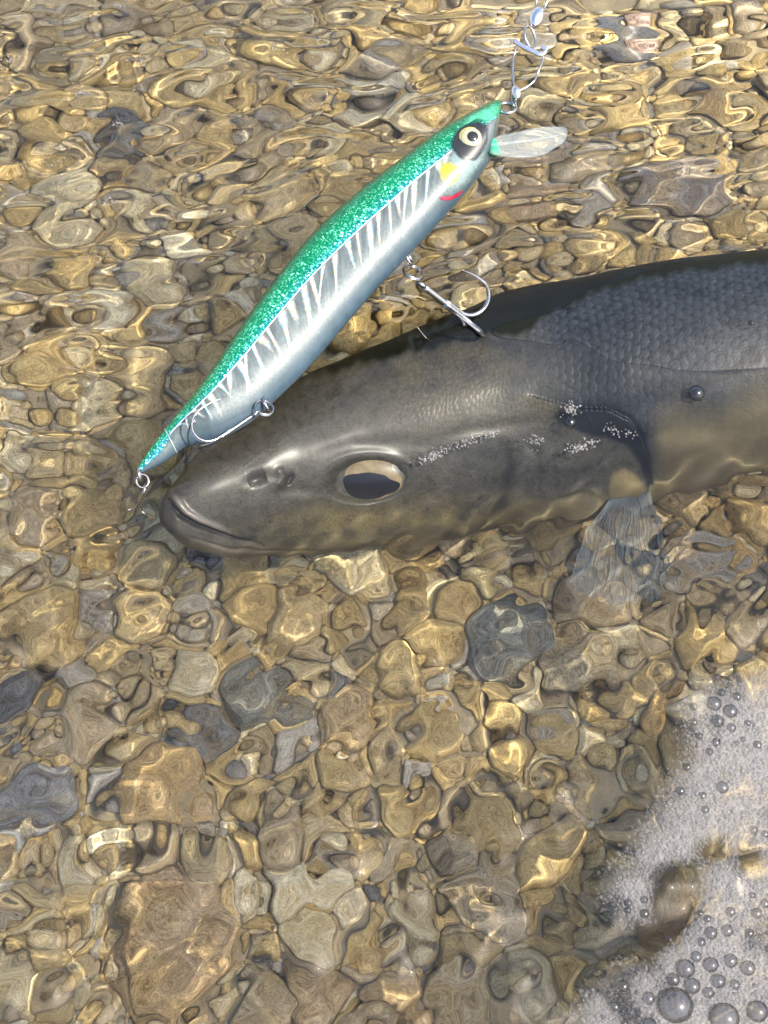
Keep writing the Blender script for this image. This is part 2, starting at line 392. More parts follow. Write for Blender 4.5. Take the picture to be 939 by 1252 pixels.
# beyond the frame: the same body runs on to the tail
Xs = np.concatenate([196+ (1-np.cos(np.linspace(0, math.pi/2, 90)))*60, np.linspace(256, 1005, 820)[1:]])
cen, fa, fb = fish_sections(Xs)
n_in = len(Xs)
dirx = (cen[-1]-cen[-60]); dirx /= np.linalg.norm(dirx)
tl = np.linspace(0, 1, 70)[1:]
ext = cen[-1]+dirx*(tl*0.30)[:, None]
ext[:, 2] += -0.012*tl
cen = np.concatenate([cen, ext])
prof = spline([0, 0.2, 0.5, 0.8, 0.95, 1.0], [1, 1.02, 0.86, 0.45, 0.32, 0.30], tl)
fa = np.concatenate([fa, fa[-1]*prof]); fb = np.concatenate([fb, fb[-1]*prof*spline([0, .5, 1], [1, .9, .55], tl)])
fish_x, fish_y, fish_z = cen[:, 0], cen[:, 1], cen[:, 2]
def waterline(x):
    """y range where the fish breaks the surface, nan-free; width 0 where it does not"""
    c_y = np.interp(x, fish_x, fish_y); c_z = np.interp(x, fish_x, fish_z); a = np.interp(x, fish_x, fa); b = np.interp(x, fish_x, fb)
    # (y,z) offset r: (r.E1/a)^2+(r.E2/b)^2 = 1 with z = -c_z
    z = -c_z
    A = (E1[0]/a)**2+(E2[0]/b)**2; B = 2*z*(E1[0]*E1[1]/a**2+E2[0]*E2[1]/b**2); Cc = z*z*((E1[1]/a)**2+(E2[1]/b)**2)-1
    disc = B*B-4*A*Cc
    s = np.sqrt(np.maximum(disc, 0))
    y1 = c_y+(-B-s)/(2*A); y2 = c_y+(-B+s)/(2*A)
    return np.where(disc > 0, y1, 1e3), np.where(disc > 0, y2, -1e3), c_y, np.sqrt((a*E1[0])**2+(b*E2[0])**2)

# ------------------------------------------------------------------ water
def axis(lo, hi, st, far):
    core = np.arange(lo, hi+1e-9, st); o = [hi]; d = st
    while o[-1] < far: d *= 1.18; o.append(o[-1]+d)
    i = [lo]; d = st
    while i[-1] > -far: d *= 1.18; i.append(i[-1]-d)
    return np.concatenate([np.array(i[1:])[::-1], core, np.array(o[1:])])
wx = axis(-0.15, 0.15, 0.00065, 2.0); wy = axis(-0.16, 0.22, 0.00065, 2.0)
WXg, WYg = np.meshgrid(wx, wy, indexing='ij')
wrng = np.random.default_rng(21)
waves = []
for i in range(96):
    fam = i % 3                                    # 0 everywhere, 1 long crests upstream, 2 all directions downstream
    lam = (0.0055 if i % 2 else 0.012)*(3.2**wrng.random())
    th = wrng.random()*2*math.pi if fam != 1 else wrng.normal(math.pi/2, 0.36)
    amp = 0.000098*(lam/0.02)**1.28*(1.25 if fam == 1 else 1.0)
    waves.append((2*math.pi/lam, th, amp*(0.5+wrng.random()), wrng.random()*6.283, fam))
def wave_h(x, y):
    h = np.zeros_like(x); up = smooth(-0.02, 0.06, y)
    for k, th, a, ph, fam in waves:
        wob = 0.7*np.sin(37*x+23*y+ph*2)+0.6*np.sin(-29*x+41*y+ph*3)
        pk = 0.55+0.45*np.sin(19*math.cos(ph)*x*2+23*math.sin(ph)*y*2+ph*5)       # each train comes in packets
        w = 1.0-0.35*up if fam == 0 else (0.25+1.3*up if fam == 1 else 1.25-1.0*up)
        h += a*1.5*pk*(1.42 if k > 420 else 1.05)*w*np.sin(k*(np.cos(th)*x+np.sin(th)*y)+ph+wob)
    return h
def water_z(x, y, damp_far=True):
    h = wave_h(x, y)
    amp = 0.75+0.45*np.sin(17*x+5)*np.sin(21*y+1)+0.25*smooth(0.03, -0.03, x)
    if damp_far:
        d = np.maximum(np.maximum(np.abs(x)-0.15, -0.16-y), np.maximum(y-0.22, 0))
        amp = amp*np.exp(-np.maximum(d, 0)/0.06)
    y1, y2, c_y, ay = waterline(np.clip(x, fish_x[0], fish_x[-1]))
    q = np.hypot((y-c_y)/ay, np.maximum(fish_x[0]-x, 0)/0.02+np.maximum(x-fish_x[-1], 0)/0.05)
    calm = 0.30+0.70*smooth(0.6, 1.5, q)
    out = np.maximum(y1-y, y-y2)                   # distance outside the contact line
    men = 0.00055*np.exp(-np.maximum(out, 0)/0.0016)*np.where(y1 < 100, 1, 0)*np.where((x > fish_x[0]) & (x < fish_x[-1]), 1, 0)
    # capillary rings where the belly hook enters the water beside the fish
    p = HOOK_IN; r = np.hypot(x-p[0], y-p[1])
    ring = 0.00007*np.sin(r*2*math.pi/0.0034)*np.exp(-r/0.016)*smooth(0.002, 0.006, r)*smooth(0.2, 0.8, (p[1]*0+(-(x-p[0])*0.8+(y-p[1])*0.6)/np.maximum(r, 1e-4)))
    X_, Y_ = px(np.stack([np.clip(x, -0.2, 0.2), np.clip(y, -0.2, 0.25), np.zeros_like(x)], -1))
    rid = np.zeros_like(x)
    for pl, hh_, ww_ in (([(806, 706), (812, 684), (826, 667), (846, 662), (880, 667), (912, 665)], 0.0007, 6), ([(60, 672), (105, 664), (150, 649), (176, 636), (192, 630)], 0.0006, 6),
                         ([(300, 712), (330, 703), (372, 706), (398, 716)], 0.0005, 6), ([(560, 690), (600, 676), (650, 664)], 0.0005, 6), ([(225, 575), (262, 548), (300, 522), (335, 498)], 0.0005, 5)):
        d_, f_ = polydist(X_, Y_, pl); rid += hh_*np.exp(-(d_/ww_)**2)*np.sin(np.clip(f_, 0.01, 0.99)*math.pi)**0.6
    return h*amp*calm+men+ring+rid
HOOK_IN = at(560, 400, 0.0)
WZ = water_z(WXg, WYg)
water = mesh_obj('water', np.stack([WXg, WYg, WZ], -1).reshape(-1, 3), grid_faces(len(wx), len(wy)), M['water'])
tag(water, 'clear rippled shallow river water', kind='structure')
water.cycles.is_caustics_caster = True
water.cycles.is_caustics_receiver = False

# ------------------------------------------------------------------ stream bed
bx = axis(-0.2, 0.2, 0.004, 2.2); by = axis(-0.2, 0.3, 0.004, 2.2)
BX, BY = np.meshgrid(bx, by, indexing='ij')
def bed_z(x, y): return -DEPTH-0.004+0.003*np.sin(31*x+1)*np.sin(27*y+2)+0.012*smooth(0.05, 0.3, y)
bed = mesh_obj('stream_bed', np.stack([BX, BY, bed_z(BX, BY)], -1).reshape(-1, 3), grid_faces(len(bx), len(by)), M['bed'])
tag(bed, 'silty brown river bed under the pebbles', kind='structure')

def pebble_geo(seed, sub=3, block=0.5, flat=0.6):
    r = np.random.default_rng(seed)
    bm = bmesh.new(); bmesh.ops.create_icosphere(bm, subdivisions=sub, radius=1.0)
    V = np.array([v.co[:] for v in bm.verts]); F = [tuple(v.index for v in f.verts) for f in bm.faces]; bm.free()
    p = 2+block*5
    a = r.random()*6.28; R = np.array([[math.cos(a), -math.sin(a), 0], [math.sin(a), math.cos(a), 0], [0, 0, 1]])
    Q = V@R.T
    V = V/((np.abs(Q)**p).sum(1)**(1/p))[:, None]
    # a few flat facets, then lumps
    for _ in range(5):
        n = r.normal(size=3); n /= np.linalg.norm(n); d = 0.72+0.25*r.random()
        ex = np.maximum(V@n-d, 0); V = V-n*ex[:, None]*0.8
    for _ in range(6):
        k = r.normal(size=3)*2.2; V = V*(1+0.045*np.sin(V@k+r.random()*6))[:, None]
    V *= np.array([1, 0.68+0.3*r.random(), flat*(0.8+0.4*r.random())])
    return V, F
protos = []
for i in range(14):
    V, F = pebble_geo(100+i, 3, 0.15+0.5*random.random())
    me_o = mesh_obj('pebble', V, F, M['pebble']); protos.append(me_o.data); bpy.data.objects.remove(me_o)
lowproto = [pebble_geo(300+i, 2, 0.15+0.4*random.random()) for i in range(10)]

# conspicuous stones: pixel, size in px (length, width), rotation, thickness, colour, label
KEY = [
 (200, 968, 128, 108, -52, 0.40, (0.50, 0.33, 0.12), 'square golden-tan block with flat top and a dark grey neighbour', 0.95),
 (250, 903, 92, 66, -48, 0.5, (0.12, 0.115, 0.10), 'dark slate-grey stone against the corner of the square golden block', 0.7),
 (215, 1165, 190, 140, 80, 0.30, (0.44, 0.30, 0.13), 'broad flat ochre slab, largest stone of the bed', 0.6),
 (806, 868, 84, 44, 87, 0.7, (0.62, 0.40, 0.13), 'orange-yellow oval pebble at the upper edge of the foam', 0.2),
 (18, 850, 90, 62, 80, 0.6, (0.085, 0.08, 0.072), 'blackish stone between ochre pebbles, upstream of the blue-grey one', 0.4),
 (34, 985, 110, 80, 70, 0.5, (0.20, 0.20, 0.195), 'blue-grey speckled stone beside the square golden block', 0.4),
 (620, 785, 110, 88, 10, 0.5, (0.13, 0.14, 0.12), 'dark green-grey rounded stone below the fish cheek', 0.3),
 (325, 862, 105, 80, -40, 0.45, (0.21, 0.20, 0.14), 'olive-grey angular stone below the fish jaw', 0.6),
 (495, 1222, 96, 80, 85, 0.6, (0.47, 0.33, 0.15), 'rounded tan stone, middle one of a row of three', 0.4),
 (575, 1222, 92, 72, 95, 0.6, (0.46, 0.35, 0.18), 'rounded tan stone of the row, next to a striped brown pebble', 0.4),
 (385, 1215, 90, 70, 85, 0.6, (0.42, 0.29, 0.12), 'rounded ochre stone of the row, next to the broad slab', 0.4),
 (765, 70, 96, 66, 15, 0.55, (0.20, 0.20, 0.20), 'smooth mid-grey stone beyond the clear lure bill', 0.2),
 (782, 44, 50, 34, 40, 0.6, (0.32, 0.21, 0.16), 'small pinkish-brown oval pebble leaning on the smooth grey stone', 0.1),
 (145, 185, 120, 70, 75, 0.5, (0.055, 0.055, 0.05), 'long blackish stone among golden gravel upstream of the lure', 0.4),
 (880, 125, 100, 64, 5, 0.5, (0.50, 0.35, 0.13), 'bright golden stone beyond the fish back', 0.4),
 (655, 240, 96, 84, 85, 0.5, (0.44, 0.31, 0.16), 'tan upright-edged stone under the clear lure bill', 0.6),
 (825, 235, 130, 84, 5, 0.4, (0.24, 0.20, 0.16), 'brown-grey broad stone beyond the fish back', 0.4),
 (850, 690, 120, 80, 0, 0.4, (0.27, 0.25, 0.21), 'pale grey-brown slab beneath the pectoral fin tip', 0.6),
 (170, 748, 66, 54, 90, 0.6, (0.55, 0.40, 0.15), 'rounded golden pebble below the fish chin', 0.3),
 (230, 735, 60, 50, 80, 0.6, (0.58, 0.52, 0.36), 'cream-coloured pebble below the fish chin', 0.3),
 (590, 708, 60, 50, 100, 0.6, (0.62, 0.52, 0.24), 'pale yellow pebble close under the fish throat', 0.4),
 (705, 815, 92, 72, 20, 0.45, (0.30, 0.25, 0.14), 'olive-brown stone beside the dark green-grey rounded stone', 0.4),
 (600, 1085, 84, 60, 60, 0.5, (0.36, 0.29, 0.17), 'beige-brown stone lying nearest the tip of the foam', 0.5),
 (420, 880, 84, 66, -40, 0.5, (0.45, 0.32, 0.13), 'tan stone beside the olive-grey angular stone', 0.6),
]
placed = []
for X, Y, L, Wd, rot, th, col, lab, block in KEY:
    c = wet(X, Y, -DEPTH); s = PXM*1.12
    V, F = pebble_geo(int(X*7+Y), 4, block, 1.0)
    V = V/np.abs(V).max(0)
    V = V*np.array([L*s/2, Wd*s/2/0.92, th*Wd*s/2])
    o = mesh_obj('river_stone', V, F, mat_stone('stone_skin', tuple(min(0.72, v_*0.95+0.10) for v_ in col)))
    o.location = (c[0], c[1], bed_z(c[0], c[1])+th*Wd*s*0.30+0.003); o.rotation_euler = (random.uniform(-.12, .12), random.uniform(-.12, .12), math.radians(rot))
    tag(o, lab, 'stone', 'larger stones of the river bed')
    placed.append((c[0], c[1], (L+Wd)*s/4*0.94))
# packed pebbles: the ones in view are objects, the others and the small fill are one mass
prng = np.random.default_rng(5)
peb = []; P0 = np.array(placed)
pos = [tuple(p) for p in placed]
corner = [wet(np.array(x), np.array(y), -DEPTH) for x, y in ((-20, -20), (960, -20), (960, 1270), (-20, 1270))]
def try_place(n, r0, r1, tol, xr, yr):
    global pos
    for _ in range(n):
        r = r0+(r1-r0)*prng.random()**1.8
        x = xr[0]+(xr[1]-xr[0])*prng.random(); y = yr[0]+(yr[1]-yr[0])*prng.random()
        A = np.array(pos)
        if np.any(np.hypot(A[:, 0]-x, A[:, 1]-y) < tol*(A[:, 2]+r)): continue
        pos.append((x, y, r)); peb.append((x, y, r))
XR, YR = (-0.145, 0.145), (-0.175, 0.225)
try_place(260, 0.0070, 0.0100, 0.86, XR, YR)
try_place(3500, 0.0042, 0.0068, 0.84, XR, YR)
try_place(8000, 0.0026, 0.0042, 0.82, XR, YR)
def visible(x, y):
    return inpoly(np.array([x]), np.array([y]), [(c[0], c[1]) for c in corner])[0]
vis = sorted([p for p in peb if visible(p[0], p[1])], key=lambda p: -p[2])
big = vis[:290]; bigset = set(big)
rest = [p for p in peb if p not in bigset]
for i, (x, y, r) in enumerate(big):
    o = bpy.data.objects.new('pebble', protos[i % len(protos)]); C.objects.link(o)
    o.location = (x, y, bed_z(x, y)+r*0.42+prng.random()*0.002); o.scale = (r*1.14, r*1.14, r*1.1)
    o.rotation_euler = (prng.normal()*0.22, prng.normal()*0.22, prng.random()*6.28)
    o.parent = bed; o.cycles.is_caustics_receiver = True
G = []
def add_low(x, y, r, zoff):
    V, F = lowproto[prng.integers(len(lowproto))]
    e = Matrix.Rotation(prng.random()*6.28, 3, 'Z') @ Matrix.Rotation(prng.normal()*0.4, 3, 'X')
    G.append((V@np.array(e).T*r*1.12+np.array([x, y, bed_z(x, y)+zoff]), F))
for x, y, r in rest: add_low(x, y, r, r*0.45)
for _ in range(3600):
    x = XR[0]+(XR[1]-XR[0])*prng.random(); y = YR[0]+(YR[1]-YR[0])*prng.random(); r = 0.0012+0.0026*prng.random()
    add_low(x, y, r, r*0.2+0.0015*prng.random())
for _ in range(7000):           # bed beyond the frame
    x, y = prng.normal()*0.32, prng.normal()*0.32+0.03; r = 0.005+0.012*prng.random()**2
    if XR[0]-r < x < XR[1]+r and YR[0]-r < y < YR[1]+r: continue
    add_low(x, y, r, r*0.35)
gv = np.concatenate([g[0] for g in G]); off = 0; gf = []
for v, f in G: gf.append(np.array(f)+off); off += len(v)
gravel = mesh_obj('gravel', gv, np.concatenate(gf), M['gravel'], bed)
tag(gravel, 'small mixed gravel filling the gaps between pebbles', kind='stuff')

# ------------------------------------------------------------------ fish
fish = empty('fish', (float(cen[300, 0]), float(cen[300, 1]), float(cen[300, 2])))
tag(fish, 'large dark grey fish lying half submerged on its side, hooked in its back', 'fish')
bpy.context.view_layer.update()
def under(o, parent):
    o.parent = parent; o.matrix_parent_inverse = Matrix.Translation(parent.location).inverted(); return o
NTH = 420
# more points on the side that faces the sky
tt = np.linspace(0, 1, NTH, endpoint=False)
th = np.where(tt < 0.72, math.pi*tt/0.72, math.pi+math.pi*(tt-0.72)/0.28)       # 0 dorsal -> pi ventral on the upper side
ct, st = np.cos(th), np.sin(th)
ex = 0.93
ct2 = np.sign(ct)*np.abs(ct)**ex; st2 = np.sign(st)*np.abs(st)**ex
P = np.zeros((len(cen), NTH, 3))
P[..., 0] = cen[:, None, 0]
P[..., 1] = cen[:, None, 1]+fa[:, None]*ct2*E1[0]+fb[:, None]*st2*E2[0]
P[..., 2] = cen[:, None, 2]+fa[:, None]*ct2*E1[1]+fb[:, None]*st2*E2[1]
Nn = np.zeros_like(P)
Nn[..., 1] = fb[:, None]*ct*E1[0]+fa[:, None]*st*E2[0]; Nn[..., 2] = fb[:, None]*ct*E1[1]+fa[:, None]*st*E2[1]
Nn /= np.linalg.norm(Nn, axis=-1, keepdims=True)+1e-12
PX, PY = px(P)
near = (st > -0.15)[None, :] & np.ones((len(cen), 1), bool)
disp = np.zeros(PX.shape)
mm = 0.001
def groove(pts, w, depth, taper=True):
    global disp
    d, f = polydist(PX, PY, pts)
    k = np.sin(np.clip(f, 0.02, 0.98)*math.pi)**0.5 if taper else 1
    disp += np.where(near, -depth*np.exp(-(d/w)**2)*k, 0)
    return np.where(near, np.exp(-(d/w)**2)*k, 0)
# mouth: cleft, upper lip, lower jaw
mouth = [(203, 608), (210, 618), (221, 632), (240, 645), (262, 656), (290, 667), (320, 674)]
m_cl = groove(mouth, 3.2, 1.3*mm)
lip = groove([(211, 606), (219, 616), (230, 629), (249, 641), (280, 655)], 4.0, -0.55*mm)
jaw = groove([(205, 634), (222, 650), (250, 667), (290, 680), (340, 686)], 8, -0.4*mm)
groove([(232, 660), (262, 672), (310, 682), (370, 690), (420, 684)], 2.6, 0.5*mm)
# nostril pit with its flap
nost = groove([(303, 592), (314, 588), (326, 584)], 8, 0.6*mm)
flap = groove([(343, 579), (347, 588), (341, 596)], 5.5, -0.35*mm, False)
nost2 = groove([(352, 592), (356, 586)], 4, 0.8*mm, False)
groove([(335, 606), (365, 603), (400, 609)], 9, 0.35*mm)
# eye socket with raised rim
eu = (PX-448)/50; ev = (PY-594)/31
er = np.hypot(eu*math.cos(0.08)+ev*math.sin(0.08)*0.6, ev)
disp += np.where(near, -1.9*mm*smooth(1.05, 0.72, er)+0.15*mm*np.exp(-((er-1.2)/0.16)**2), 0)
groove([(395, 628), (440, 640), (500, 628), (540, 600)], 9, 0.25*mm)
# cheek lines and gill covers
pre = groove([(616, 552), (622, 580), (619, 610), (612, 640), (585, 664)], 6.5, 1.0*mm)
groove([(640, 548), (655, 560), (657, 590), (650, 625)], 5, 0.35*mm)
groove([(520, 545), (575, 530), (640, 522), (700, 520)], 8, 0.22*mm)
groove([(380, 560), (430, 545), (500, 545), (560, 560)], 9, 0.15*mm)
op = [(560, 470), (610, 478), (660, 490), (705, 503), (742, 504), (768, 517), (783, 545), (790, 580), (786, 606), (760, 626), (725, 636), (680, 650), (630, 668), (600, 700), (540, 720), (300, 720), (300, 470)]
din, fo = polydist(PX, PY, op[2:13])
ins = inpoly(PX, PY, op)
opw = smooth(640, 720, PX)
disp += np.where(near & ins, 1.7*mm*opw*np.exp(-din/60), 0)
disp += np.where(near & ~ins, -0.9*mm*np.exp(-din/14)*smooth(620, 690, PX), 0)
opedge = np.where(near, np.exp(-(din/7)**2)*smooth(690, 730, PX), 0)
groove([(655, 640), (680, 622), (715, 618), (732, 622)], 5, 0.7*mm)
# scales
sc_m = np.where(near, smooth(585, 720, PX-(PY-480)*0.35)*np.where(ins & (PX > 600), smooth(14, 0, din)*0.0, 1.0), 0)
sc_m *= np.where(PY > 520, smooth(620, 520, PY), 1)
Lx = P[..., 0]*np.ones_like(PX); La = (th[None, :]/math.pi)*fa[:, None]*2.1
def scales(lx, la, cs):
    u = lx/cs; v = la/(cs*0.92)
    best = np.zeros(u.shape)
    i0 = np.floor(u); 
    for di in (-2, -1, 0, 1):
        ii = i0+di
        offv = np.mod(ii, 2)*0.5
        for dj in (-1, 0, 1):
            jj = np.floor(v-offv)+dj
            jit = np.sin(ii*12.9898+jj*78.233)*43758.5453; jit = jit-np.floor(jit)
            du = u-(ii+0.5)-0.12*(jit-0.5); dv = v-(jj+0.5+offv)
            r = np.sqrt((du*0.62)**2+dv**2)
            hgt = np.where(r < 0.60, 0.42+du*0.40+0.06*(jit-0.5)-0.45*np.maximum(r-0.40, 0)*1.5, 0)
            best = np.maximum(best, hgt)
    return best
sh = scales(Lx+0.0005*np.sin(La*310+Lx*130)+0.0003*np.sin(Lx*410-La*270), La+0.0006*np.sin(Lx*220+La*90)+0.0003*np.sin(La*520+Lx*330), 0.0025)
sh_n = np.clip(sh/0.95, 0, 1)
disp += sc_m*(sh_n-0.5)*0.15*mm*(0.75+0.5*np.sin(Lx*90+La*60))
# nape: fine crinkled skin where the scales begin
nape = np.where(near, smooth(430, 560, PX+(560-PY)*0.4)*smooth(560, 500, PY)*(1-sc_m), 0)
shs = scales(Lx+0.0007*np.sin(La*620+Lx*310)+0.0004*np.sin(Lx*900-La*500), La+0.0007*np.sin(Lx*540+La*260)+0.0004*np.sin(La*1100+Lx*800), 0.0015)
disp += nape*(np.clip(shs/0.95, 0, 1)-0.5)*0.06*mm
# lateral line of pores
disp *= smooth(0, 1.0, (fa[:, None]/0.006))
P = P+Nn*disp[..., None]
# skin colour masks, with some shade and highlight painted in
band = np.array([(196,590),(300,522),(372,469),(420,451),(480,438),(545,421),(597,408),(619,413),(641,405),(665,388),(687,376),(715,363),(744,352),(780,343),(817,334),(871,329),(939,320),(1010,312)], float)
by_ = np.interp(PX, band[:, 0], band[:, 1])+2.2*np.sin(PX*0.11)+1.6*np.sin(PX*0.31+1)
dark = np.where(st[None, :] > 0, smooth(6, -5, PY-by_)*smooth(330, 400, PX), smooth(-0.3, 0.7, ct)[None, :]*np.ones_like(PX)*smooth(330, 400, PX))  # dark olive back, deepened by shade painted along its upper side
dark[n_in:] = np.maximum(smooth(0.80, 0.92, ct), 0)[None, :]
bellym = smooth(-0.70, -0.95, ct)[None, :]*np.ones_like(PX)
bellym = np.where(PX < 640, bellym*0.5, bellym)
ln_ = np.interp(PX, [780, 802, 853, 890, 939, 1010], [505, 497, 497, 482, 456, 430])
bellym = np.maximum(bellym, np.where(near & ~ins & (PX > 786), 0.62*smooth(-26, 50, PY-ln_+6*np.sin(PX*0.07)+3*np.sin(PX*0.19+1))*smooth(786, 815, PX), 0))
rootp = [(748,590),(760,584),(772,590),(785,610),(786,632),(740,634),(743,606)]
dr, _ = polydist(PX, PY, rootp+[rootp[0]]); ir = inpoly(PX, PY, rootp)
bellym = np.maximum(bellym, np.where(near, smooth(-4, 3, np.where(ir, dr, -dr))*0.95, 0))
bellym[n_in:] = np.maximum(bellym[n_in:], smooth(-0.1, -0.5, ct)[None, :])
headm = np.maximum(smooth(700, 500, PX-(PY-480)*0.2), np.where(near & ins, 0.75, 0))
shade_marks = np.clip(m_cl*0.8+nost*0.5+nost2*0.6+pre*0.55, 0, 1)  # shade in mouth, nostril and cheek creases painted into the colour
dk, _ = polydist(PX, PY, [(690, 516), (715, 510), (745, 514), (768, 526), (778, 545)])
shade_marks = np.maximum(shade_marks, np.where(near, smooth(15, 7, dk*(1+0*PX))*0.97, 0))
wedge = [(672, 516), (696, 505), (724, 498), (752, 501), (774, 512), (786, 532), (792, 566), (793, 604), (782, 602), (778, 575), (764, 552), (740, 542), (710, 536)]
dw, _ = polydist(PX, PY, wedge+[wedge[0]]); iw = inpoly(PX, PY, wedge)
shade_marks = np.maximum(shade_marks, np.where(near, smooth(-3, 4, np.where(iw, dw, -dw)), 0))
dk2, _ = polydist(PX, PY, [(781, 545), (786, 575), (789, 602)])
shade_marks = np.maximum(shade_marks, np.where(near, smooth(8, 3, dk2), 0))
for pl, wd_ in (([(858, 470), (880, 462), (900, 452), (912, 440)], 8), ([(920, 432), (922, 436)], 13), ([(838, 486), (860, 478)], 5)):  # waterline patches without sky reflection, painted as dark colour
    d_, _ = polydist(PX, PY, pl); shade_marks = np.maximum(shade_marks, np.where(near, smooth(wd_, wd_*0.5, d_), 0))
warm = np.where(near, smooth(600, 655, PY)*smooth(250, 420, PX)*0.95+nape*0.35, 0)
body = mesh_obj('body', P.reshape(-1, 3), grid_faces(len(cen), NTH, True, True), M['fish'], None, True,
                dict(dark=dark, belly=bellym, scale_h=sh_n*sc_m+np.clip(shs/0.95, 0, 1)*nape*(1-sc_m)+0.6*(1-np.maximum(sc_m, nape)), scale_m=np.maximum(sc_m, nape*0.7), head=headm, shade_marks=shade_marks, warm=warm, lip=np.clip(lip*0.8+jaw*0.2, 0, 1)))
under(body, fish)
# surface lookup on the upper side, by pixel
sel = (st > 0.05)
SP = P[:n_in][:, sel].reshape(-1, 3); SX, SY = PX[:n_in][:, sel].ravel(), PY[:n_in][:, sel].ravel(); SN = Nn[:n_in][:, sel].reshape(-1, 3)
def on_fish(X, Y):
    i = np.argmin((SX-X)**2+(SY-Y)**2); return SP[i].copy(), SN[i].copy()

# eye: ball, iris and pupil as shells on one ellipsoid
pe, ne = on_fish(448, 594)
ax_u = np.array([1.0, 0.03, 0]); ax_u -= ne*(ax_u@ne); ax_u /= np.linalg.norm(ax_u); ax_v = np.cross(ne, ax_u)
def dome(name, cu, cv, ru, rv, h0, h1, mat, parent, n=48, m=14, ring=None):
    V = []; F = []
    for i in range(m):
        f = i/(m-1) if ring is None else ring+(1-ring)*i/(m-1)
        for j in range(n):
            a = 2*math.pi*j/n; wb = 1+0.07*math.sin(3*a+1+ru*900)+0.05*math.sin(5*a+2)+0.025*math.sin(9*a); u = cu+ru*f*wb*math.cos(a); v = cv+rv*f*wb*math.sin(a)
            e = min(1, (u/0.0112)**2+(v/0.0070)**2)
            V.append(pe+ax_u*u+ax_v*v+ne*(h0+h1*math.sqrt(max(0, 1-e*0.9))))
    for i in range(m-1):
        for j in range(n): F.append((i*n+j, (i+1)*n+j, (i+1)*n+(j+1) % n, i*n+(j+1) % n))
    o = mesh_obj(name, np.array(V), F, mat, None); return o
m_iris = mat_simple('iris', (0.15, 0.118, 0.07), 0.35, 0.0, 420, 0.75, Specular_IOR_Level=0.15)
m_pup = mat_simple('pupil', (0.010, 0.010, 0.012), 0.2, 0, 400, 0.2, Specular_IOR_Level=0.3)
m_sock = mat_simple('eye_rim', (0.05, 0.047, 0.04), 0.3, 0, 700, 0.3)
eye = under(dome('eye', 0, 0, 0.0112, 0.0070, -0.0016, 0.0030, m_sock, fish), fish)
iris = dome('iris', 0, 0.0002, 0.0100, 0.0062, -0.0014, 0.0030, m_iris, eye)
pup = dome('pupil', 0.0004, -0.0017, 0.0082, 0.0041, -0.0012, 0.0030, m_pup, eye)
for o in (iris, pup): o.parent = eye; o.matrix_parent_inverse = (eye.matrix_parent_inverse.inverted() if False else Matrix.Identity(4))
# pectoral fin: base stub, membrane and rays, fanned down into the water
pb0, _ = on_fish(742, 618); pb1, _ = on_fish(785, 616)
tips = [(688, 716), (703, 724), (718, 731), (733, 735), (748, 737), (762, 738), (776, 738), (789, 738), (800, 736), (809, 733), (816, 728), (821, 720)]
tips = [(752+(a-752)*0.84, b) for a, b in tips]; tips = [tuple(q) for q in resample(np.array(tips, float), 19)]; tips = [(x+2*math.sin(i*2.3), y+3.5*math.sin(i*1.7)-2) for i, (x, y) in enumerate(tips)]
nr = len(tips); V = []; nu = 26
rays_p = []
for i, (tx, ty) in enumerate(tips):
    f = i/(nr-1); b = pb0*(1-f)+pb1*f+np.array([0, 0, 0.0008])
    tip = wet(np.array(float(tx)), np.array(float(ty)), -0.012-0.0018*math.sin(f*math.pi*3)-0.003*f)
    mid = (b+tip)/2+np.array([(f-0.5)*0.004, 0, 0.001+0.0005*math.sin(i*1.9)])
    rays_p.append(arc_path([b, mid, tip], nu))
R_ = np.array(rays_p)
# membrane dips between rays
sub = 4; rows = []
for i in range(nr-1):
    for k in range(sub):
        f = k/sub; q = R_[i]*(1-f)+R_[i+1]*f; q = q.copy(); q[:, 2] -= 0.0004*math.sin(f*math.pi)*np.linspace(0, 1, nu); rows.append(q)
rows.append(R_[-1]); rows = np.array(rows)
fin = under(mesh_obj('pectoral_fin', rows.reshape(-1, 3), grid_faces(len(rows), nu), M['fin']), fish)
for q in rays_p:
    o = tube('fin_ray', q, np.linspace(0.0004, 0.00012, nu), M['ray'], None, 6); o.parent = fin
# fins beyond the frame: dorsal, anal and tail
def sheet_fin(name, base, edge, n=22, m=10):
    B = arc_path(base, n); E = arc_path(edge, n)
    V = np.array([[B[i]*(1-k/(m-1))+E[i]*(k/(m-1))+np.array([0, 0, 0.0004*(i % 2)]) for k in range(m)] for i in range(n)])
    return under(mesh_obj(name, V.reshape(-1, 3), grid_faces(n, m), M['fin']), fish)
d3 = np.array([0, E1[0], E1[1]])
i0, i1 = n_in+22, n_in+38
sheet_fin('dorsal_fin', [cen[k]+d3*fa[k]*0.97 for k in (i0, (i0+i1)//2, i1)], [cen[i0]+d3*fa[i0]*1.9+dirx*0.02, cen[(i0+i1)//2]+d3*fa[i0]*1.55+dirx*0.02, cen[i1]+d3*fa[i1]*1.25+dirx*0.02])
i0, i1 = n_in+42, n_in+56
sheet_fin('anal_fin', [cen[k]-d3*fa[k]*0.97 for k in (i0, (i0+i1)//2, i1)], [cen[i0]-d3*fa[i0]*1.9+dirx*0.02, cen[(i0+i1)//2]-d3*fa[i0]*1.5+dirx*0.02, cen[i1]-d3*fa[i1]*1.3+dirx*0.015])
e = cen[-1]; A = fa[-1]
sheet_fin('tail_fin', [e+d3*A, e, e-d3*A], [e+d3*A*4.2+dirx*0.07, e+dirx*0.03, e-d3*A*4.2+dirx*0.07])

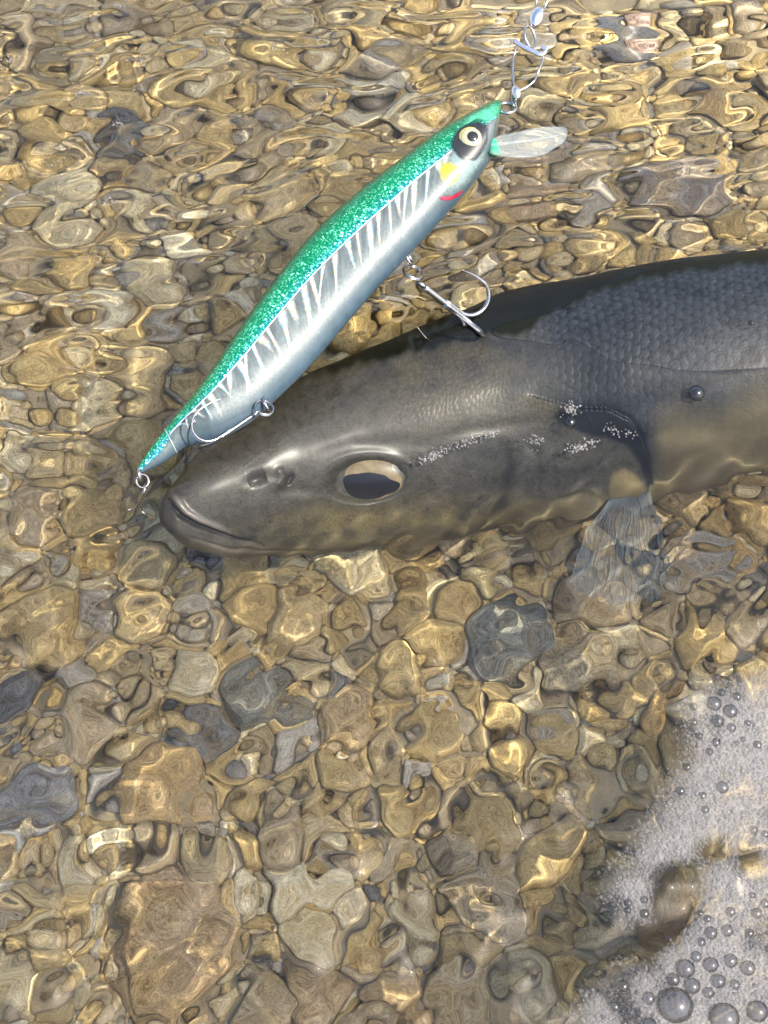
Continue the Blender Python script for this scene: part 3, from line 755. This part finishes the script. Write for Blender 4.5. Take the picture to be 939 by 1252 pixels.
# ------------------------------------------------------------------ lure
def lz(Y): return 0.0075+(575-np.asarray(Y, float))/450*0.024
LB = np.array([(167,573),(185,546),(215,508),(250,465),(290,406),(330,350),(385,283),(440,233),(490,195),(540,158),(580,136),(606,124),(615,124)], float)   # back
LV = np.array([(172,579),(198,566),(230,545),(265,537),(303,518),(342,484),(381,445),(420,399),(461,352),(503,308),(545,262),(585,216),(603,190)], float)       # belly
NS = 260
idx = np.linspace(0, len(LB)-1, NS)
lbk = np.stack([spline(np.arange(len(LB)), LB[:, k], idx) for k in (0, 1)], -1)
lvt = np.stack([spline(np.arange(len(LV)), LV[:, k], idx) for k in (0, 1)], -1)
PB = at(lbk[:, 0], lbk[:, 1], lz(lbk[:, 1])); PV = at(lvt[:, 0], lvt[:, 1], lz(lvt[:, 1]))
LC = (PB+PV)/2; LH = (PB-PV)/2
nrm = np.cross(PB[130]-PV[130], PB[220]-PB[40]); nrm /= np.linalg.norm(nrm)
if nrm[2] < 0: nrm = -nrm
half = np.linalg.norm(LH, axis=1)
sarr = np.linspace(0, 1, NS)
LT = np.minimum(half*0.80, 0.0066)*spline([0, 0.05, 0.85, 0.96, 1.0], [0.8, 0.95, 1.0, 0.85, 0.35], sarr)
nphi = 96
phi = np.linspace(0, 2*math.pi, nphi, endpoint=False)
LP = LC[:, None]+LH[:, None]*np.cos(phi)[None, :, None]+(LT[:, None]*np.sin(phi)[None, :])[..., None]*nrm
capf = spline([0, 0.008, 0.985, 1.0], [0.55, 1, 1, 0.72], sarr)
LP = LC[:, None]+(LP-LC[:, None])*capf[:, None, None]
hh = (1-np.cos(phi))/2
lure = empty('fishing_lure', LC[130])
tag(lure, 'minnow fishing lure with glittering green back, silver ribbed belly and big eye', 'lure')
bpy.context.view_layer.update()
Vl = np.concatenate([LP.reshape(-1, 3), LC[:1], LC[-1:]]); Fl = [tuple(q) for q in grid_faces(NS, nphi, True).tolist()]
nb = NS*nphi
Fl += [(nb, (j+1) % nphi, j) for j in range(nphi)] + [(nb+1, (NS-1)*nphi+j, (NS-1)*nphi+(j+1) % nphi) for j in range(nphi)]
lb = mesh_obj('lure_body', Vl, Fl, M['lure'], None, True,
              dict(h=np.concatenate([np.broadcast_to(hh, (NS, nphi)).ravel(), [0.5, 0.5]]), s=np.concatenate([np.repeat(sarr, nphi), [0, 1]])))
bm = bmesh.new(); bm.from_mesh(lb.data); bmesh.ops.recalc_face_normals(bm, faces=bm.faces); bm.to_mesh(lb.data); bm.free()
under(lb, lure)
def lure_pt(s, h, lift=0.0):
    """point on the camera-facing side of the lure: s tail..head, h back..belly"""
    i = np.clip(s*(NS-1), 0, NS-1.001); k = int(i); f = i-k
    c = LC[k]*(1-f)+LC[k+1]*f; H = LH[k]*(1-f)+LH[k+1]*f; T = LT[k]*(1-f)+LT[k+1]*f; cf = capf[k]
    cp = 1-2*h; sp = math.sqrt(max(0, 1-cp*cp))
    return c+(H*cp+nrm*T*sp)*cf+nrm*lift
# pixel -> (s, h) on the lure
sg, hg = np.meshgrid(np.linspace(0, 1, 261), np.linspace(0.02, 0.98, 97), indexing='ij')
LG = np.array([[lure_pt(a, b) for b in hg[0]] for a in sg[:, 0]]); LGX, LGY = px(LG)
def lure_at(X, Y):
    i = np.argmin((LGX-X)**2+(LGY-Y)**2); s, h = sg.ravel()[i], hg.ravel()[i]
    for _ in range(4):
        q = np.array(px(lure_pt(s, h))); e_ = 1e-3
        J = np.stack([(np.array(px(lure_pt(min(s+e_, 0.999), h)))-q)/e_, (np.array(px(lure_pt(s, min(h+e_, 0.985))))-q)/e_], -1)
        try: dl = np.linalg.solve(J, np.array([X, Y])-q)
        except Exception: break
        s = float(np.clip(s+np.clip(dl[0], -.02, .02), 0.0, 0.998)); h = float(np.clip(h+np.clip(dl[1], -.03, .03), 0.01, 0.984))
    return s, h
def patch(name, pts, lift, mat, thick=0.00025):
    """closed thin shape inlaid on the lure's side from a pixel outline, following its curve"""
    cx_, cy_ = np.mean(pts, 0)
    pts = [tuple(q) for q in resample(np.array(list(pts)+[pts[0]], float), 65)[:-1]]; rings = 9; V = []; F = []; n = len(pts)
    for r in range(rings):
        f = 1-r/rings
        for (x, y) in pts:
            s, h = lure_at(cx_+(x-cx_)*f, cy_+(y-cy_)*f); V.append(lure_pt(s, h, lift*(0.15 if r == 0 else 1)))
    s, h = lure_at(cx_, cy_); V.append(lure_pt(s, h, lift))
    for r in range(rings-1):
        for j in range(n): F.append((r*n+j, r*n+(j+1) % n, (r+1)*n+(j+1) % n, (r+1)*n+j))
    for j in range(n): F.append(((rings-1)*n+j, (rings-1)*n+(j+1) % n, rings*n))
    ed = np.concatenate([np.repeat(np.arange(rings)/rings, n), [1.0]])
    return under(mesh_obj(name, np.array(V), F, mat, None, True, dict(edge=ed)), lure)
def ell(cx_, cy_, rx, ry, rot=0, n=32):
    a = np.linspace(0, 2*math.pi, n, endpoint=False); c, s = math.cos(rot), math.sin(rot)
    return [(cx_+rx*math.cos(t)*c-ry*math.sin(t)*s, cy_+rx*math.cos(t)*s+ry*math.sin(t)*c) for t in a]
m_blk = mat_paint('black_eye_patch', (0.012, 0.013, 0.013), 0.4, 900, 0.2); m_pupil = mat_simple('lure_pupil', (0.012, 0.013, 0.013), 0.15, 0, 900, 0.3)
m_yel = mat_paint('yellow_gill_paint', (0.30, 0.25, 0.008), 0.6, 900, 0.6)
m_red = mat_paint('red_gill_paint', (0.20, 0.006, 0.025), 0.3, 700, 0.12)
m_tea = mat_paint('head_enamel', (0.05, 0.26, 0.15), 0.45, 500, 0.5); m_grn = mat_simple('green_plastic', (0.02, 0.25, 0.13), 0.3, 0, 400, 0.3)
m_gry = mat_paint('cheek_enamel', (0.11, 0.15, 0.15), 0.35, 500, 0.5); m_jnt = mat_simple('joint_band', (0.2, 0.26, 0.25), 0.3, 0.2, 500, 0.2)
m_eyw = mat_simple('lure_iris', (0.24, 0.225, 0.15), 0.3, 0.0, 900, 0.25)
m_eyy = mat_simple('lure_iris_ring', (0.36, 0.31, 0.07), 0.3, 0.0, 900, 0.2)
m_lin = mat_simple('seam_line', (0.36, 0.40, 0.38), 0.3, 0.2, 500, 0.3)
patch('head_cap', [(556,160),(570,143),(592,132),(606,127),(614,128),(611,140),(598,150),(583,147),(566,155)], 0.00024, m_tea)
patch('cheek', [(537,196),(548,178),(566,188),(588,188),(600,178),(601,190),(588,208),(566,236),(548,244),(538,238),(533,222)], 0.00015, m_gry)
patch('eye_patch', [(549,176),(556,160),(570,150),(586,147),(597,153),(599,166),(592,184),(580,199),(566,197),(556,189)], 0.00030, m_blk)
patch('gill_patch', [(534,212),(538,195),(550,196),(562,203),(567,212),(560,223),(549,230),(540,224)], 0.00030, m_yel)
patch('gill_mark', [(536,241),(546,243.5),(556,240),(567,233),(568,234.5),(558,242),(546,246),(538,244)], 0.00030, m_red)
se, he = lure_at(576, 168); pc = lure_pt(se, he)
# domed eye on the lure: ring, iris, pupil
ea = PB[240]-PB[200]; ea -= nrm*(ea@nrm); ea /= np.linalg.norm(ea); eb = np.cross(nrm, ea)
# the surface normal at the eye leans with the cheek
def disc(name, r, h0, h1, mat, off=(0, 0), n=36, m=8):
    V = []; F = []
    for i in range(m+1):
        f = i/m
        for j in range(n):
            a = 2*math.pi*j/n
            V.append(pc+ea*(off[0]+r*f*math.cos(a))+eb*(off[1]+r*f*math.sin(a))+nrm*(h0+h1*math.sqrt(max(0, 1-f*f))))
    for i in range(m):
        for j in range(n): F.append((i*n+j, (i+1)*n+j, (i+1)*n+(j+1) % n, i*n+(j+1) % n))
    return mesh_obj(name, np.array(V), F, mat)
leye = under(disc('lure_eye', 0.0037, -0.0007, 0.0014, m_eyy), lure)
i_ = disc('iris', 0.0033, -0.0004, 0.0014, m_eyw); i_.parent = leye
p_ = disc('pupil', 0.0019, 0.0004, 0.0008, m_pupil, (0.0002, -0.0002)); p_.parent = leye
# pale seam between the green back and the silver belly
seam = [lure_pt(s, 0.405, 0.00005) for s in np.linspace(0.135, 0.80, 120)]
under(tube('seam_line', seam, 0.00018, m_lin, None, 6), lure)
# joint ring of the tail section
jr = [LC[34]+(LH[34]*math.cos(a)+nrm*LT[34]*math.sin(a))*1.012*capf[34] for a in np.linspace(0, 2*math.pi, 48, endpoint=False)]
under(tube('tail_joint', jr, 0.0002, m_jnt, None, 6, True), lure)
# holographic foil ribs below the seam
def mat_foil():
    t = NT('holographic_foil'); lw = t.n('LayerWeight', i_Blend=0.5).outputs['Facing']; r = t.n('ObjectInfo').outputs['Random']
    x = t.math('FRACT', t.math('ADD', t.math('MULTIPLY', t.noise(700, 2, 0.5, t.obj()), 2.2), r))
    c = t.ramp(x, [(0.0, (0.5, 0.52, 0.52)), (0.25, (0.50, 0.55, 0.26)), (0.4, (0.60, 0.30, 0.34)), (0.55, (0.42, 0.48, 0.48)), (0.75, (0.24, 0.46, 0.60)), (1.0, (0.5, 0.52, 0.52))])
    b = t.bsdf(i_Base_Color=c, i_Metallic=0.2, i_Roughness=0.3)
    a = t.math('ADD', t.attr('edge'), t.math('MULTIPLY', t.math('SUBTRACT', t.noise(1100, 3, 0.6, t.obj()), 0.5), 0.7))
    tr = t.n('BsdfTransparent'); mx = t.n('MixShader'); t.put(mx.inputs[0], t.ramp(a, [(0.1, (0, 0, 0)), (1.0, (0.85, 0.85, 0.85))]))
    t.t.links.new(tr.outputs[0], mx.inputs[1]); t.t.links.new(b.outputs[0], mx.inputs[2])
    return t.end(mx)
m_foil = mat_foil()
lr = np.random.default_rng(3)
s0 = 0.165
while s0 < 0.79:
    ln = 0.20+0.24*lr.random(); w = 0.005+0.008*lr.random(); sk = 0.016+0.014*lr.random()-(0.03 if lr.random() < 0.25 else 0); ph0 = lr.random()*6
    V = []; ed = []; n = 20; cr = (-1, -0.6, -0.2, 0.2, 0.6, 1)
    for k in range(n):
        f = k/(n-1); h = 0.425+ln*f; s = s0+sk*f+0.0006*math.sin(f*5+ph0); ww = w*(1-0.65*f)*(0.9+0.15*math.sin(f*7+ph0))
        for q in cr:
            V.append(lure_pt(min(0.9, max(0.05, s+q*ww)), h, 0.00016)); ed.append((1-abs(q))*(1-f)**0.7*1.3)
    under(mesh_obj('foil_rib', np.array(V), grid_faces(n, len(cr)), m_foil, None, True, dict(edge=ed)), lure)
    s0 += 0.015+0.016*lr.random()
# bill: clear plastic plate with thickness and a raised centre rib
bo = [(600,171),(612,166),(640,160),(668,155),(688,155),(694,161),(692,170),(680,180),(662,190),(640,193),(612,191),(599,186)]
bo = resample(np.array(bo+[bo[0]], float), 61)[:-1]
B0 = at(bo[:, 0], bo[:, 1], lz(180)+0.0035-(bo[:, 0]-600)/94*0.004)
bn = np.array([0.10, -0.35, 0.93]); bn /= np.linalg.norm(bn)
n = len(B0); cB = B0.mean(0); V = []; F = []
for lay, sc_ in ((0.0005, 0.93), (0.0004, 1.0), (-0.0004, 1.0), (-0.0005, 0.93)):
    for p in B0: V.append(cB+(p-cB)*sc_+bn*lay)
V = V+[cB+bn*0.0005, cB-bn*0.0005]
for r in range(3):
    for j in range(n): F.append((r*n+j, (r+1)*n+j, (r+1)*n+(j+1) % n, r*n+(j+1) % n))
for j in range(n): F.append((4*n, j, (j+1) % n)); F.append((4*n+1, 3*n+(j+1) % n, 3*n+j))
bill = under(mesh_obj('bill', np.array(V), F, M['bill']), lure)
rb = [at(np.array(x), np.array(y), float(lz(180))+0.0042-(x-600)/94*0.004) for x, y in ((600., 178.), (630., 174.), (660., 170.), (684., 165.))]
o = tube('bill_rib', arc_path(rb, 24), np.linspace(0.0007, 0.0002, 24), M['bill'], None, 8); o.parent = bill
sock = [at(np.array(x), np.array(y), float(lz(180))+0.0025) for x, y in ((596., 170.), (603., 178.), (604., 188.))]
under(tube('bill_socket', arc_path(sock, 16), np.array([0.0016]*16), m_grn, None, 10), lure)

def ring(name, c, r, wr, nrm_, mat=None):
    nz = np.asarray(nrm_, float); nz /= np.linalg.norm(nz); a = np.cross(nz, [0.3, 0.5, 0.81]); a /= np.linalg.norm(a); b = np.cross(nz, a)
    G_ = [tube_geo([c+a*r*math.cos(t)+b*r*math.sin(t)+nz*dz for t in np.linspace(0, 2*math.pi, 30, endpoint=False)], wr, 8, True) for dz in (-wr*0.8, wr*0.8)]
    V, F = merge(G_); return mesh_obj(name, V, F, mat or M['metal'])
def wire_ring(name, c, r, wr, nrm_, ratio=1.0, long=None):
    nz = np.asarray(nrm_, float); nz /= np.linalg.norm(nz); a = np.array(long if long is not None else np.cross(nz, [0.3, 0.5, 0.81]), float); a -= nz*(a@nz); a /= np.linalg.norm(a); b = np.cross(nz, a)
    return tube(name, [c+a*r*ratio*math.cos(t)+b*r*math.sin(t) for t in np.linspace(0, 2*math.pi, 30, endpoint=False)], wr, M['metal'], None, 8, True)
def treble(eyep, endp, rdir, angles, R, L, wr, parent):
    """three-pointed hook: eye and shank, three bends with barbed points"""
    d = endp-eyep; Ls = np.linalg.norm(d); d /= Ls
    r1 = rdir-d*(rdir@d); r1 /= np.linalg.norm(r1); r2 = np.cross(d, r1)
    if r2[2] < 0: r2 = -r2
    er_ = 0.0013
    sgeo = tube_geo([eyep+d*(er_*2+t) for t in np.linspace(-0.0002, Ls-er_*2, 12)], wr*1.5, 10)
    egeo = tube_geo([eyep+d*er_+(d*math.cos(t)+r2*math.sin(t))*er_ for t in np.linspace(0, 2*math.pi, 24, endpoint=False)], wr*0.9, 8, True)
    V, F = merge([sgeo, egeo]); hk = under(mesh_obj('treble_hook', V, F, M['metal']), parent)
    for an in angles:
        a = math.radians(an); r = r1*math.cos(a)+r2*math.sin(a)
        pts = [endp-d*L*0.75+r*wr*0.9, endp+r*wr]
        for ph in np.linspace(0, math.pi, 15)[1:]: pts.append(endp+r*(wr+R*(1-math.cos(ph)))+d*R*1.08*math.sin(ph))
        tip = endp+r*(2*R-0.0006)-d*L
        pts += [endp+r*(2*R+wr-0.0001)-d*L*0.4, tip]
        pa = arc_path(pts, 60); rd = np.full(60, wr); rd[-9:] = np.linspace(wr, 0.00004, 9)
        g1 = tube_geo(pa, rd, 8)
        bb = pa[-12]; g2 = tube_geo([bb, bb+d*0.0014-r*0.0011], np.array([wr*0.8, 0.00005]), 6)
        V, F = merge([g1, g2]); o = mesh_obj('hook_point', V, F, M['metal']); o.parent = hk
    return hk
def A3(X, Y, z): return at(np.array(float(X)), np.array(float(Y)), z)
wire = 0.00048
# belly hook, caught in the fish's back
fpt, fn = on_fish(574, 402)
h_eye = A3(511, 345, 0.0158); h_end = A3(562, 384, fpt[2]+0.0040)
perp = (RGT*0.57+UPV*0.82)
treble(h_eye, h_end, perp, (4, 100, 190), 0.0054, 0.0088, wire*1.35, lure)
under(wire_ring('hook_hanger', A3(500, 316, 0.0185), 0.0022, wire*0.9, RGT*0.7+UPV*0.3+nrm*0.2, 1.0), lure)
under(ring('split_ring', A3(505, 333, 0.0172), 0.0029, wire*0.6, perp*0.7+nrm*0.8), lure)
# second belly hook lying along the belly over the fish's head
h_eye2 = A3(318, 502, 0.0165); h_end2 = A3(268, 536, 0.0155)
treble(h_eye2, h_end2, (-RGT*0.57+UPV*0.82), (18, 295, 335), 0.0046, 0.0070, wire*0.5, lure)
under(wire_ring('hook_hanger', A3(327, 494, 0.0135), 0.0022, wire*0.9, RGT*0.7+UPV*0.3+nrm*0.2), lure)
under(ring('split_ring', A3(323, 499, 0.0150), 0.0025, wire*0.6, perp*0.6+nrm*0.9), lure)
# tail hook, hanging into the water
under(wire_ring('hook_hanger', A3(171, 580, 0.0070), 0.0016, wire*0.9, RGT+UPV*0.2), lure)
under(ring('split_ring', A3(174, 588, 0.0050), 0.0018, wire*0.5, RGT*0.5+nrm*0.8-UPV*0.2), lure)
treble(A3(177, 596, 0.0030), A3(172, 618, -0.0060), -RGT, (20, 140, 260), 0.0028, 0.0045, wire*0.7, lure)
# nose ring of the lure
under(wire_ring('nose_ring', A3(620, 132, float(lz(130))+0.001), 0.0025, wire*1.1, nrm*0.8+UPV*0.5), lure)

# snap and swivel on the line
snap = empty('snap_swivel', A3(640, 80, float(lz(80))))
tag(snap, 'silver wire snap with swivel clipped to the nose ring of the lure', 'fishing snap')
bpy.context.view_layer.update()
zs = lambda Y: float(lz(Y))+0.001
m_brt = mat_simple('polished_swivel', (0.76, 0.71, 0.70), 0.15, 1.0, 900, 0.15)
loop = [(628,130),(626,118),(629,108),(627,95),(627,80),(629,66),(634,54),(645,57),(660,64),(666,59),(664,72),(658,88),(653,99),(643,107),(634,112),(630,122),(631,131)]
under(tube('snap_wire', arc_path([A3(x, y, zs(y)+(0.0012 if 5 < i < 12 else 0)) for i, (x, y) in enumerate(loop)], 120), 0.00034, M['metal'], None, 8), snap)
under(tube('snap_clasp', arc_path([A3(x, y, zs(y)+0.0018) for x, y in ((629, 50), (640, 57), (652, 63), (662, 67), (667, 61), (662, 57))], 40), 0.00075, m_brt, None, 10), snap)
under(tube('snap_knot', arc_path([A3(x, y, zs(y)+0.0012) for x, y in ((629, 106), (631, 113), (633, 121))], 16), 0.0015*np.sin(np.linspace(0.5, 2.6, 16)), m_brt, None, 12), snap)
under(wire_ring('swivel_ring', A3(648, 45, zs(45)+0.001), 0.0022, 0.0004, nrm*0.6+RGT*0.5, 1.5, UPV), snap)
bp = arc_path([A3(x, y, zs(y)+0.001) for x, y in ((652, 33), (656, 22), (660, 10))], 24)
under(tube('swivel_barrel', bp, np.array([0.0008+0.0014*math.sin(math.pi*i/23)**0.6 for i in range(24)]), m_brt, None, 16), snap)
under(wire_ring('swivel_ring', A3(662, 3, zs(3)+0.001), 0.0019, 0.0004, nrm*0.6-RGT*0.5, 1.4, UPV), snap)
m_ln = mat_film('line_nylon', (0.6, 0.62, 0.6), 0.6, 0.2)
l0 = A3(664, -6, zs(-6)+0.001)
ln = tube('fishing_line', [l0+np.array([0.06, 0.30, 0.28])*t for t in np.linspace(0, 1, 20)], 0.00022, m_ln, None, 6)
tag(ln, 'thin clear fishing line running up from the swivel', 'fishing line')

# ------------------------------------------------------------------ foam
FOAM = [(1075,800),(1020,790),(960,806),(905,818),(868,822),(838,835),(824,862),(822,915),(806,958),(782,1000),(752,1040),(728,1068),(722,1100),(742,1128),(770,1150),(748,1172),(712,1196),(694,1230),(684,1275),(700,1325),(760,1362),(850,1380),(930,1350),(1010,1372),(1085,1330),(1120,1240),(1100,1120),(1130,1010),(1105,900)]
HOLES = [[(808,1075),(822,1060),(850,1058),(856,1085),(846,1120),(826,1148),(806,1140),(800,1105)], [(772,1138),(800,1130),(815,1150),(795,1175),(770,1165)], [(858,1036),(880,1030),(885,1050),(862,1052)], [(905,1040),(925,1042),(925,1060),(908,1060)]]
foam = empty('foam_patch', at(np.array(860.), np.array(1050.), 0.0))
tag(foam, 'greyish white foam raft of fine bubbles floating on the water', 'foam')
bpy.context.view_layer.update()
frng = np.random.default_rng(11)
# larger bubbles: pixel x, y, diameter
BIG = [(826,1230,36),(886,1245,30),(926,1237,22),(838,1185,20),(846,1206,17),(869,1180,16),(893,1175,15),(914,1184,16),(878,1200,15),(866,1214,12),(898,1204,11),(823,1198,14),(793,1221,14),(869,1141,14),(889,1138,13),(893,1115,11),(925,1117,12),(916,1141,10),(851,1170,12),(857,1152,10),(794,1253,15),(752,1231,10),(762,1206,12),(935,1105,10),(940,1160,10),
       (873,861,17),(893,870,16),(877,882,15),(901,852,10),(894,890,11),(875,908,10),(926,911,10),(848,864,9),(848,883,9),(867,919,9),(883,963,14),(859,973,9),(914,884,8),(882,847,9),(855,900,8),(840,938,9),(832,967,9),(862,990,9),(900,909,7),(908,904,7),(921,1015,10),(935,1020,9)]
for _ in range(24):
    while True:
        x, y = frng.uniform(700, 945), frng.uniform(1090, 1255)
        if inpoly(np.array([x]), np.array([y]), FOAM)[0] and not any(inpoly(np.array([x]), np.array([y]), h)[0] for h in HOLES) and all(math.hypot(x-a, y-b) > c/2+5 for a, b, c in BIG): break
    BIG.append((x, y, 4.5+5*frng.random()**2))
bigA = np.array(BIG)
def cover(X, Y):
    """how thick the foam is at a pixel: 0 outside"""
    d, _ = polydist(X, Y, FOAM+[FOAM[0]]); ins = inpoly(X, Y, FOAM)
    c = np.where(ins, smooth(-2, 56, d), 0)
    for h in HOLES:
        dh, _ = polydist(X, Y, h+[h[0]]); ih = inpoly(X, Y, h); c = np.where(ih, 0, c*smooth(-3, 24, dh))
    return c
# unit dome for bubbles (about 0.62 of a sphere above the water)
bm = bmesh.new(); bmesh.ops.create_uvsphere(bm, u_segments=24, v_segments=14, radius=1.0)
bmesh.ops.delete(bm, geom=[v for v in bm.verts if v.co.z < -0.35], context='VERTS')
dome_me = bpy.data.meshes.new('bubble'); bm.to_mesh(dome_me); bm.free()
dome_me.polygons.foreach_set('use_smooth', [True]*len(dome_me.polygons)); dome_me.materials.append(M['bubble'])
for x, y, dpx in BIG:
    p = at(np.array(float(x)), np.array(float(y)), 0.0008); r = dpx*PXM/2*1.02
    o = bpy.data.objects.new('bubble', dome_me); C.objects.link(o); o.location = (p[0], p[1], 0.0006+r*0.2); o.scale = (r, r, r*0.9)
    under(o, foam)
# fine bubbles
tmpl = []
bm = bmesh.new(); bmesh.ops.create_uvsphere(bm, u_segments=8, v_segments=6, radius=1.0)
bmesh.ops.delete(bm, geom=[v for v in bm.verts if v.co.z < -0.6], context='VERTS'); bm.verts.index_update()
tv = np.array([v.co[:] for v in bm.verts]); tri = bmesh.ops.triangulate(bm, faces=bm.faces)['faces']; tf = np.array([[v.index for v in f.verts] for f in bm.faces]); bm.free()
N = 190000
fx = frng.uniform(675, 1135, N); fy = frng.uniform(785, 1385, N)
cv = cover(fx, fy)
keep = frng.random(N) < np.clip(cv, 0, 1)**0.6*0.55
fx, fy, cv = fx[keep], fy[keep], cv[keep]
rr = (0.75+1.3*frng.random(len(fx))**3)*PXM*1.05
ok = np.ones(len(fx), bool)
for x, y, dpx in BIG: ok &= np.hypot(fx-x, (fy-y)) > dpx/2+0.3
fx, fy, rr, cv = fx[ok], fy[ok], rr[ok], cv[ok]
print('fine bubbles', len(fx))
pp = at(fx, fy, 0.0006); pp[:, 2] = 0.0004+0.0006*cv+0.0004*frng.random(len(fx))
FV = (pp[:, None]+tv[None]*rr[:, None, None]*np.array([1, 1, 0.6])).reshape(-1, 3)
FF = (tf[None]+(np.arange(len(fx))*len(tv))[:, None, None]).reshape(-1, 3)
fo_ = mesh_obj('fine_bubbles', FV, FF, M['froth'], None); under(fo_, foam); tag(fo_, 'mat of tiny foam bubbles', kind='stuff')
# wet film that carries them
gx = np.arange(676, 1136, 2.0); gy = np.arange(786, 1386, 2.0)
GX, GY = np.meshgrid(gx, gy, indexing='ij'); cvg = cover(GX, GY)
pw = at(GX, GY, 0.0004); pw[..., 2] = 0.0003+0.0006*cvg+0.00015*np.sin(GX*0.9+np.sin(GY*0.7)*2)*np.sin(GY*0.8)
qf = grid_faces(len(gx), len(gy), False, True); cvf = cvg.ravel()[qf].mean(1)
cxf, cyf = GX.ravel()[qf].mean(1), GY.ravel()[qf].mean(1)
kf = cvf > 0.03
for x, y, dpx in BIG: kf &= (np.hypot(cxf-x, cyf-y) > dpx/2*0.86) | (dpx > 0)
qf = qf[kf]
used = np.unique(qf); remap = np.zeros(GX.size, int); remap[used] = np.arange(len(used))
fs = mesh_obj('foam_film', pw.reshape(-1, 3)[used], remap[qf], M['foamsheet'], None, True, dict(cov=cvg.ravel()[used])); under(fs, foam)
# stone that pokes through the gap in the foam
c = wet(826, 1100, -0.02)
V, F = pebble_geo(77, 4, 0.4, 1.0); V = V/np.abs(V).max(0)*np.array([0.0105, 0.0055, 0.024])
o = mesh_obj('river_stone', V, F, mat_stone('stone_skin', (0.30, 0.24, 0.14)))
o.location = (c[0]-0.001, c[1], -0.026-0.017); o.rotation_euler = (0.1, -0.1, math.radians(80)); tag(o, 'brown upright stone standing in the open gap in the foam', 'stone', 'larger stones of the river bed')

# froth specks on the fish, and single bubbles
def specks(name, line, n, spread, label, rmin=0.7, rmax=1.6):
    V = []; F = []; k = 0
    for i in range(n):
        f = frng.random()*(len(line)-1); a = int(f); u = f-a; a2 = min(a+1, len(line)-1)
        x = line[a][0]*(1-u)+line[a2][0]*u+frng.normal()*spread; y = line[a][1]*(1-u)+line[a2][1]*u+frng.normal()*spread
        p, nn = on_fish(x, y); r = (rmin+(rmax-rmin)*frng.random()**2)*PXM; z = max(p[2], 0.0004)
        p[2] = z+r*0.3
        V.append(tv*r+p); F.append(tf+k); k += len(tv)
    o = mesh_obj(name, np.concatenate(V), np.concatenate(F), M['speck']); tag(o, label, 'foam', 'froth specks on the fish', 'stuff')
    return o
specks('froth_specks', [(512, 590), (530, 580), (545, 574)], 90, 4.0, 'streak of white froth specks just behind the fish eye')
specks('froth_specks', [(552, 570), (575, 560), (608, 548)], 80, 3.2, 'thinner streak of white froth specks in line across the fish cheek')
specks('froth_specks', [(695, 510), (698, 516), (690, 522)], 60, 4.5, 'round cluster of white froth specks at the dark gill edge')
specks('froth_specks', [(690, 583), (705, 577), (720, 568)], 90, 4.0, 'streak of white froth specks on the fish gill cover')
specks('froth_specks', [(738, 545), (745, 550), (768, 552)], 40, 4.0, 'few white froth specks below the dark gill edge')
specks('froth_specks', [(648, 562), (652, 570)], 26, 5.0, 'small froth dab in the fold of the fish cheek')
FL = [(168, 77, 9, 40), (100, 110, 7, 24), (145, 153, 5, 22), (135, 250, 6, 34), (347, 61, 9, 26), (409, 72, 10, 22), (148, 5, 7, 26), (12, 74, 4, 12), (60, 200, 12, 10), (240, 40, 14, 10), (720, 60, 10, 10), (680, 105, 8, 8)]
V = []; F = []; k = 0
for X, Y, sp, n in FL:
    for _ in range(n):
        p = A3(X+frng.normal()*sp, Y+frng.normal()*sp*0.45, 0.0); r = (0.5+1.0*frng.random()**2)*PXM
        p[2] = float(water_z(np.array([p[0]]), np.array([p[1]]))[0])+r*0.3; V.append(tv*r+p); F.append(tf+k); k += len(tv)
tag(mesh_obj('white_flecks', np.concatenate(V), np.concatenate(F), M['speck']), 'scattered white flecks on the water upstream of the lure', 'foam', None, 'stuff')  # clusters of tiny white domes set on the ripples
def lone_bubble(X, Y, dpx, label):
    p, _ = on_fish(X, Y); p = A3(X, Y, max(p[2], 0.0003)); r = dpx*PXM/2
    o = bpy.data.objects.new('floating_bubble', dome_me); C.objects.link(o); o.location = (p[0], p[1], p[2]+r*0.2); o.scale = (r, r, r*0.9)
    tag(o, label, 'bubble')
lone_bubble(851, 482, 21, 'single large clear bubble at the waterline of the fish flank')
lone_bubble(697, 517, 15, 'clear bubble amid froth specks at the dark gill edge')
lone_bubble(919, 395, 7, 'tiny clear bubble on the scaly flank of the fish')

# ------------------------------------------------------------------ to scene units (1 unit = 1 cm)
for o in list(sc.objects):
    if o.parent is None and o.type in ('MESH', 'EMPTY'):
        o.location = o.location*UNIT; o.scale = o.scale*UNIT
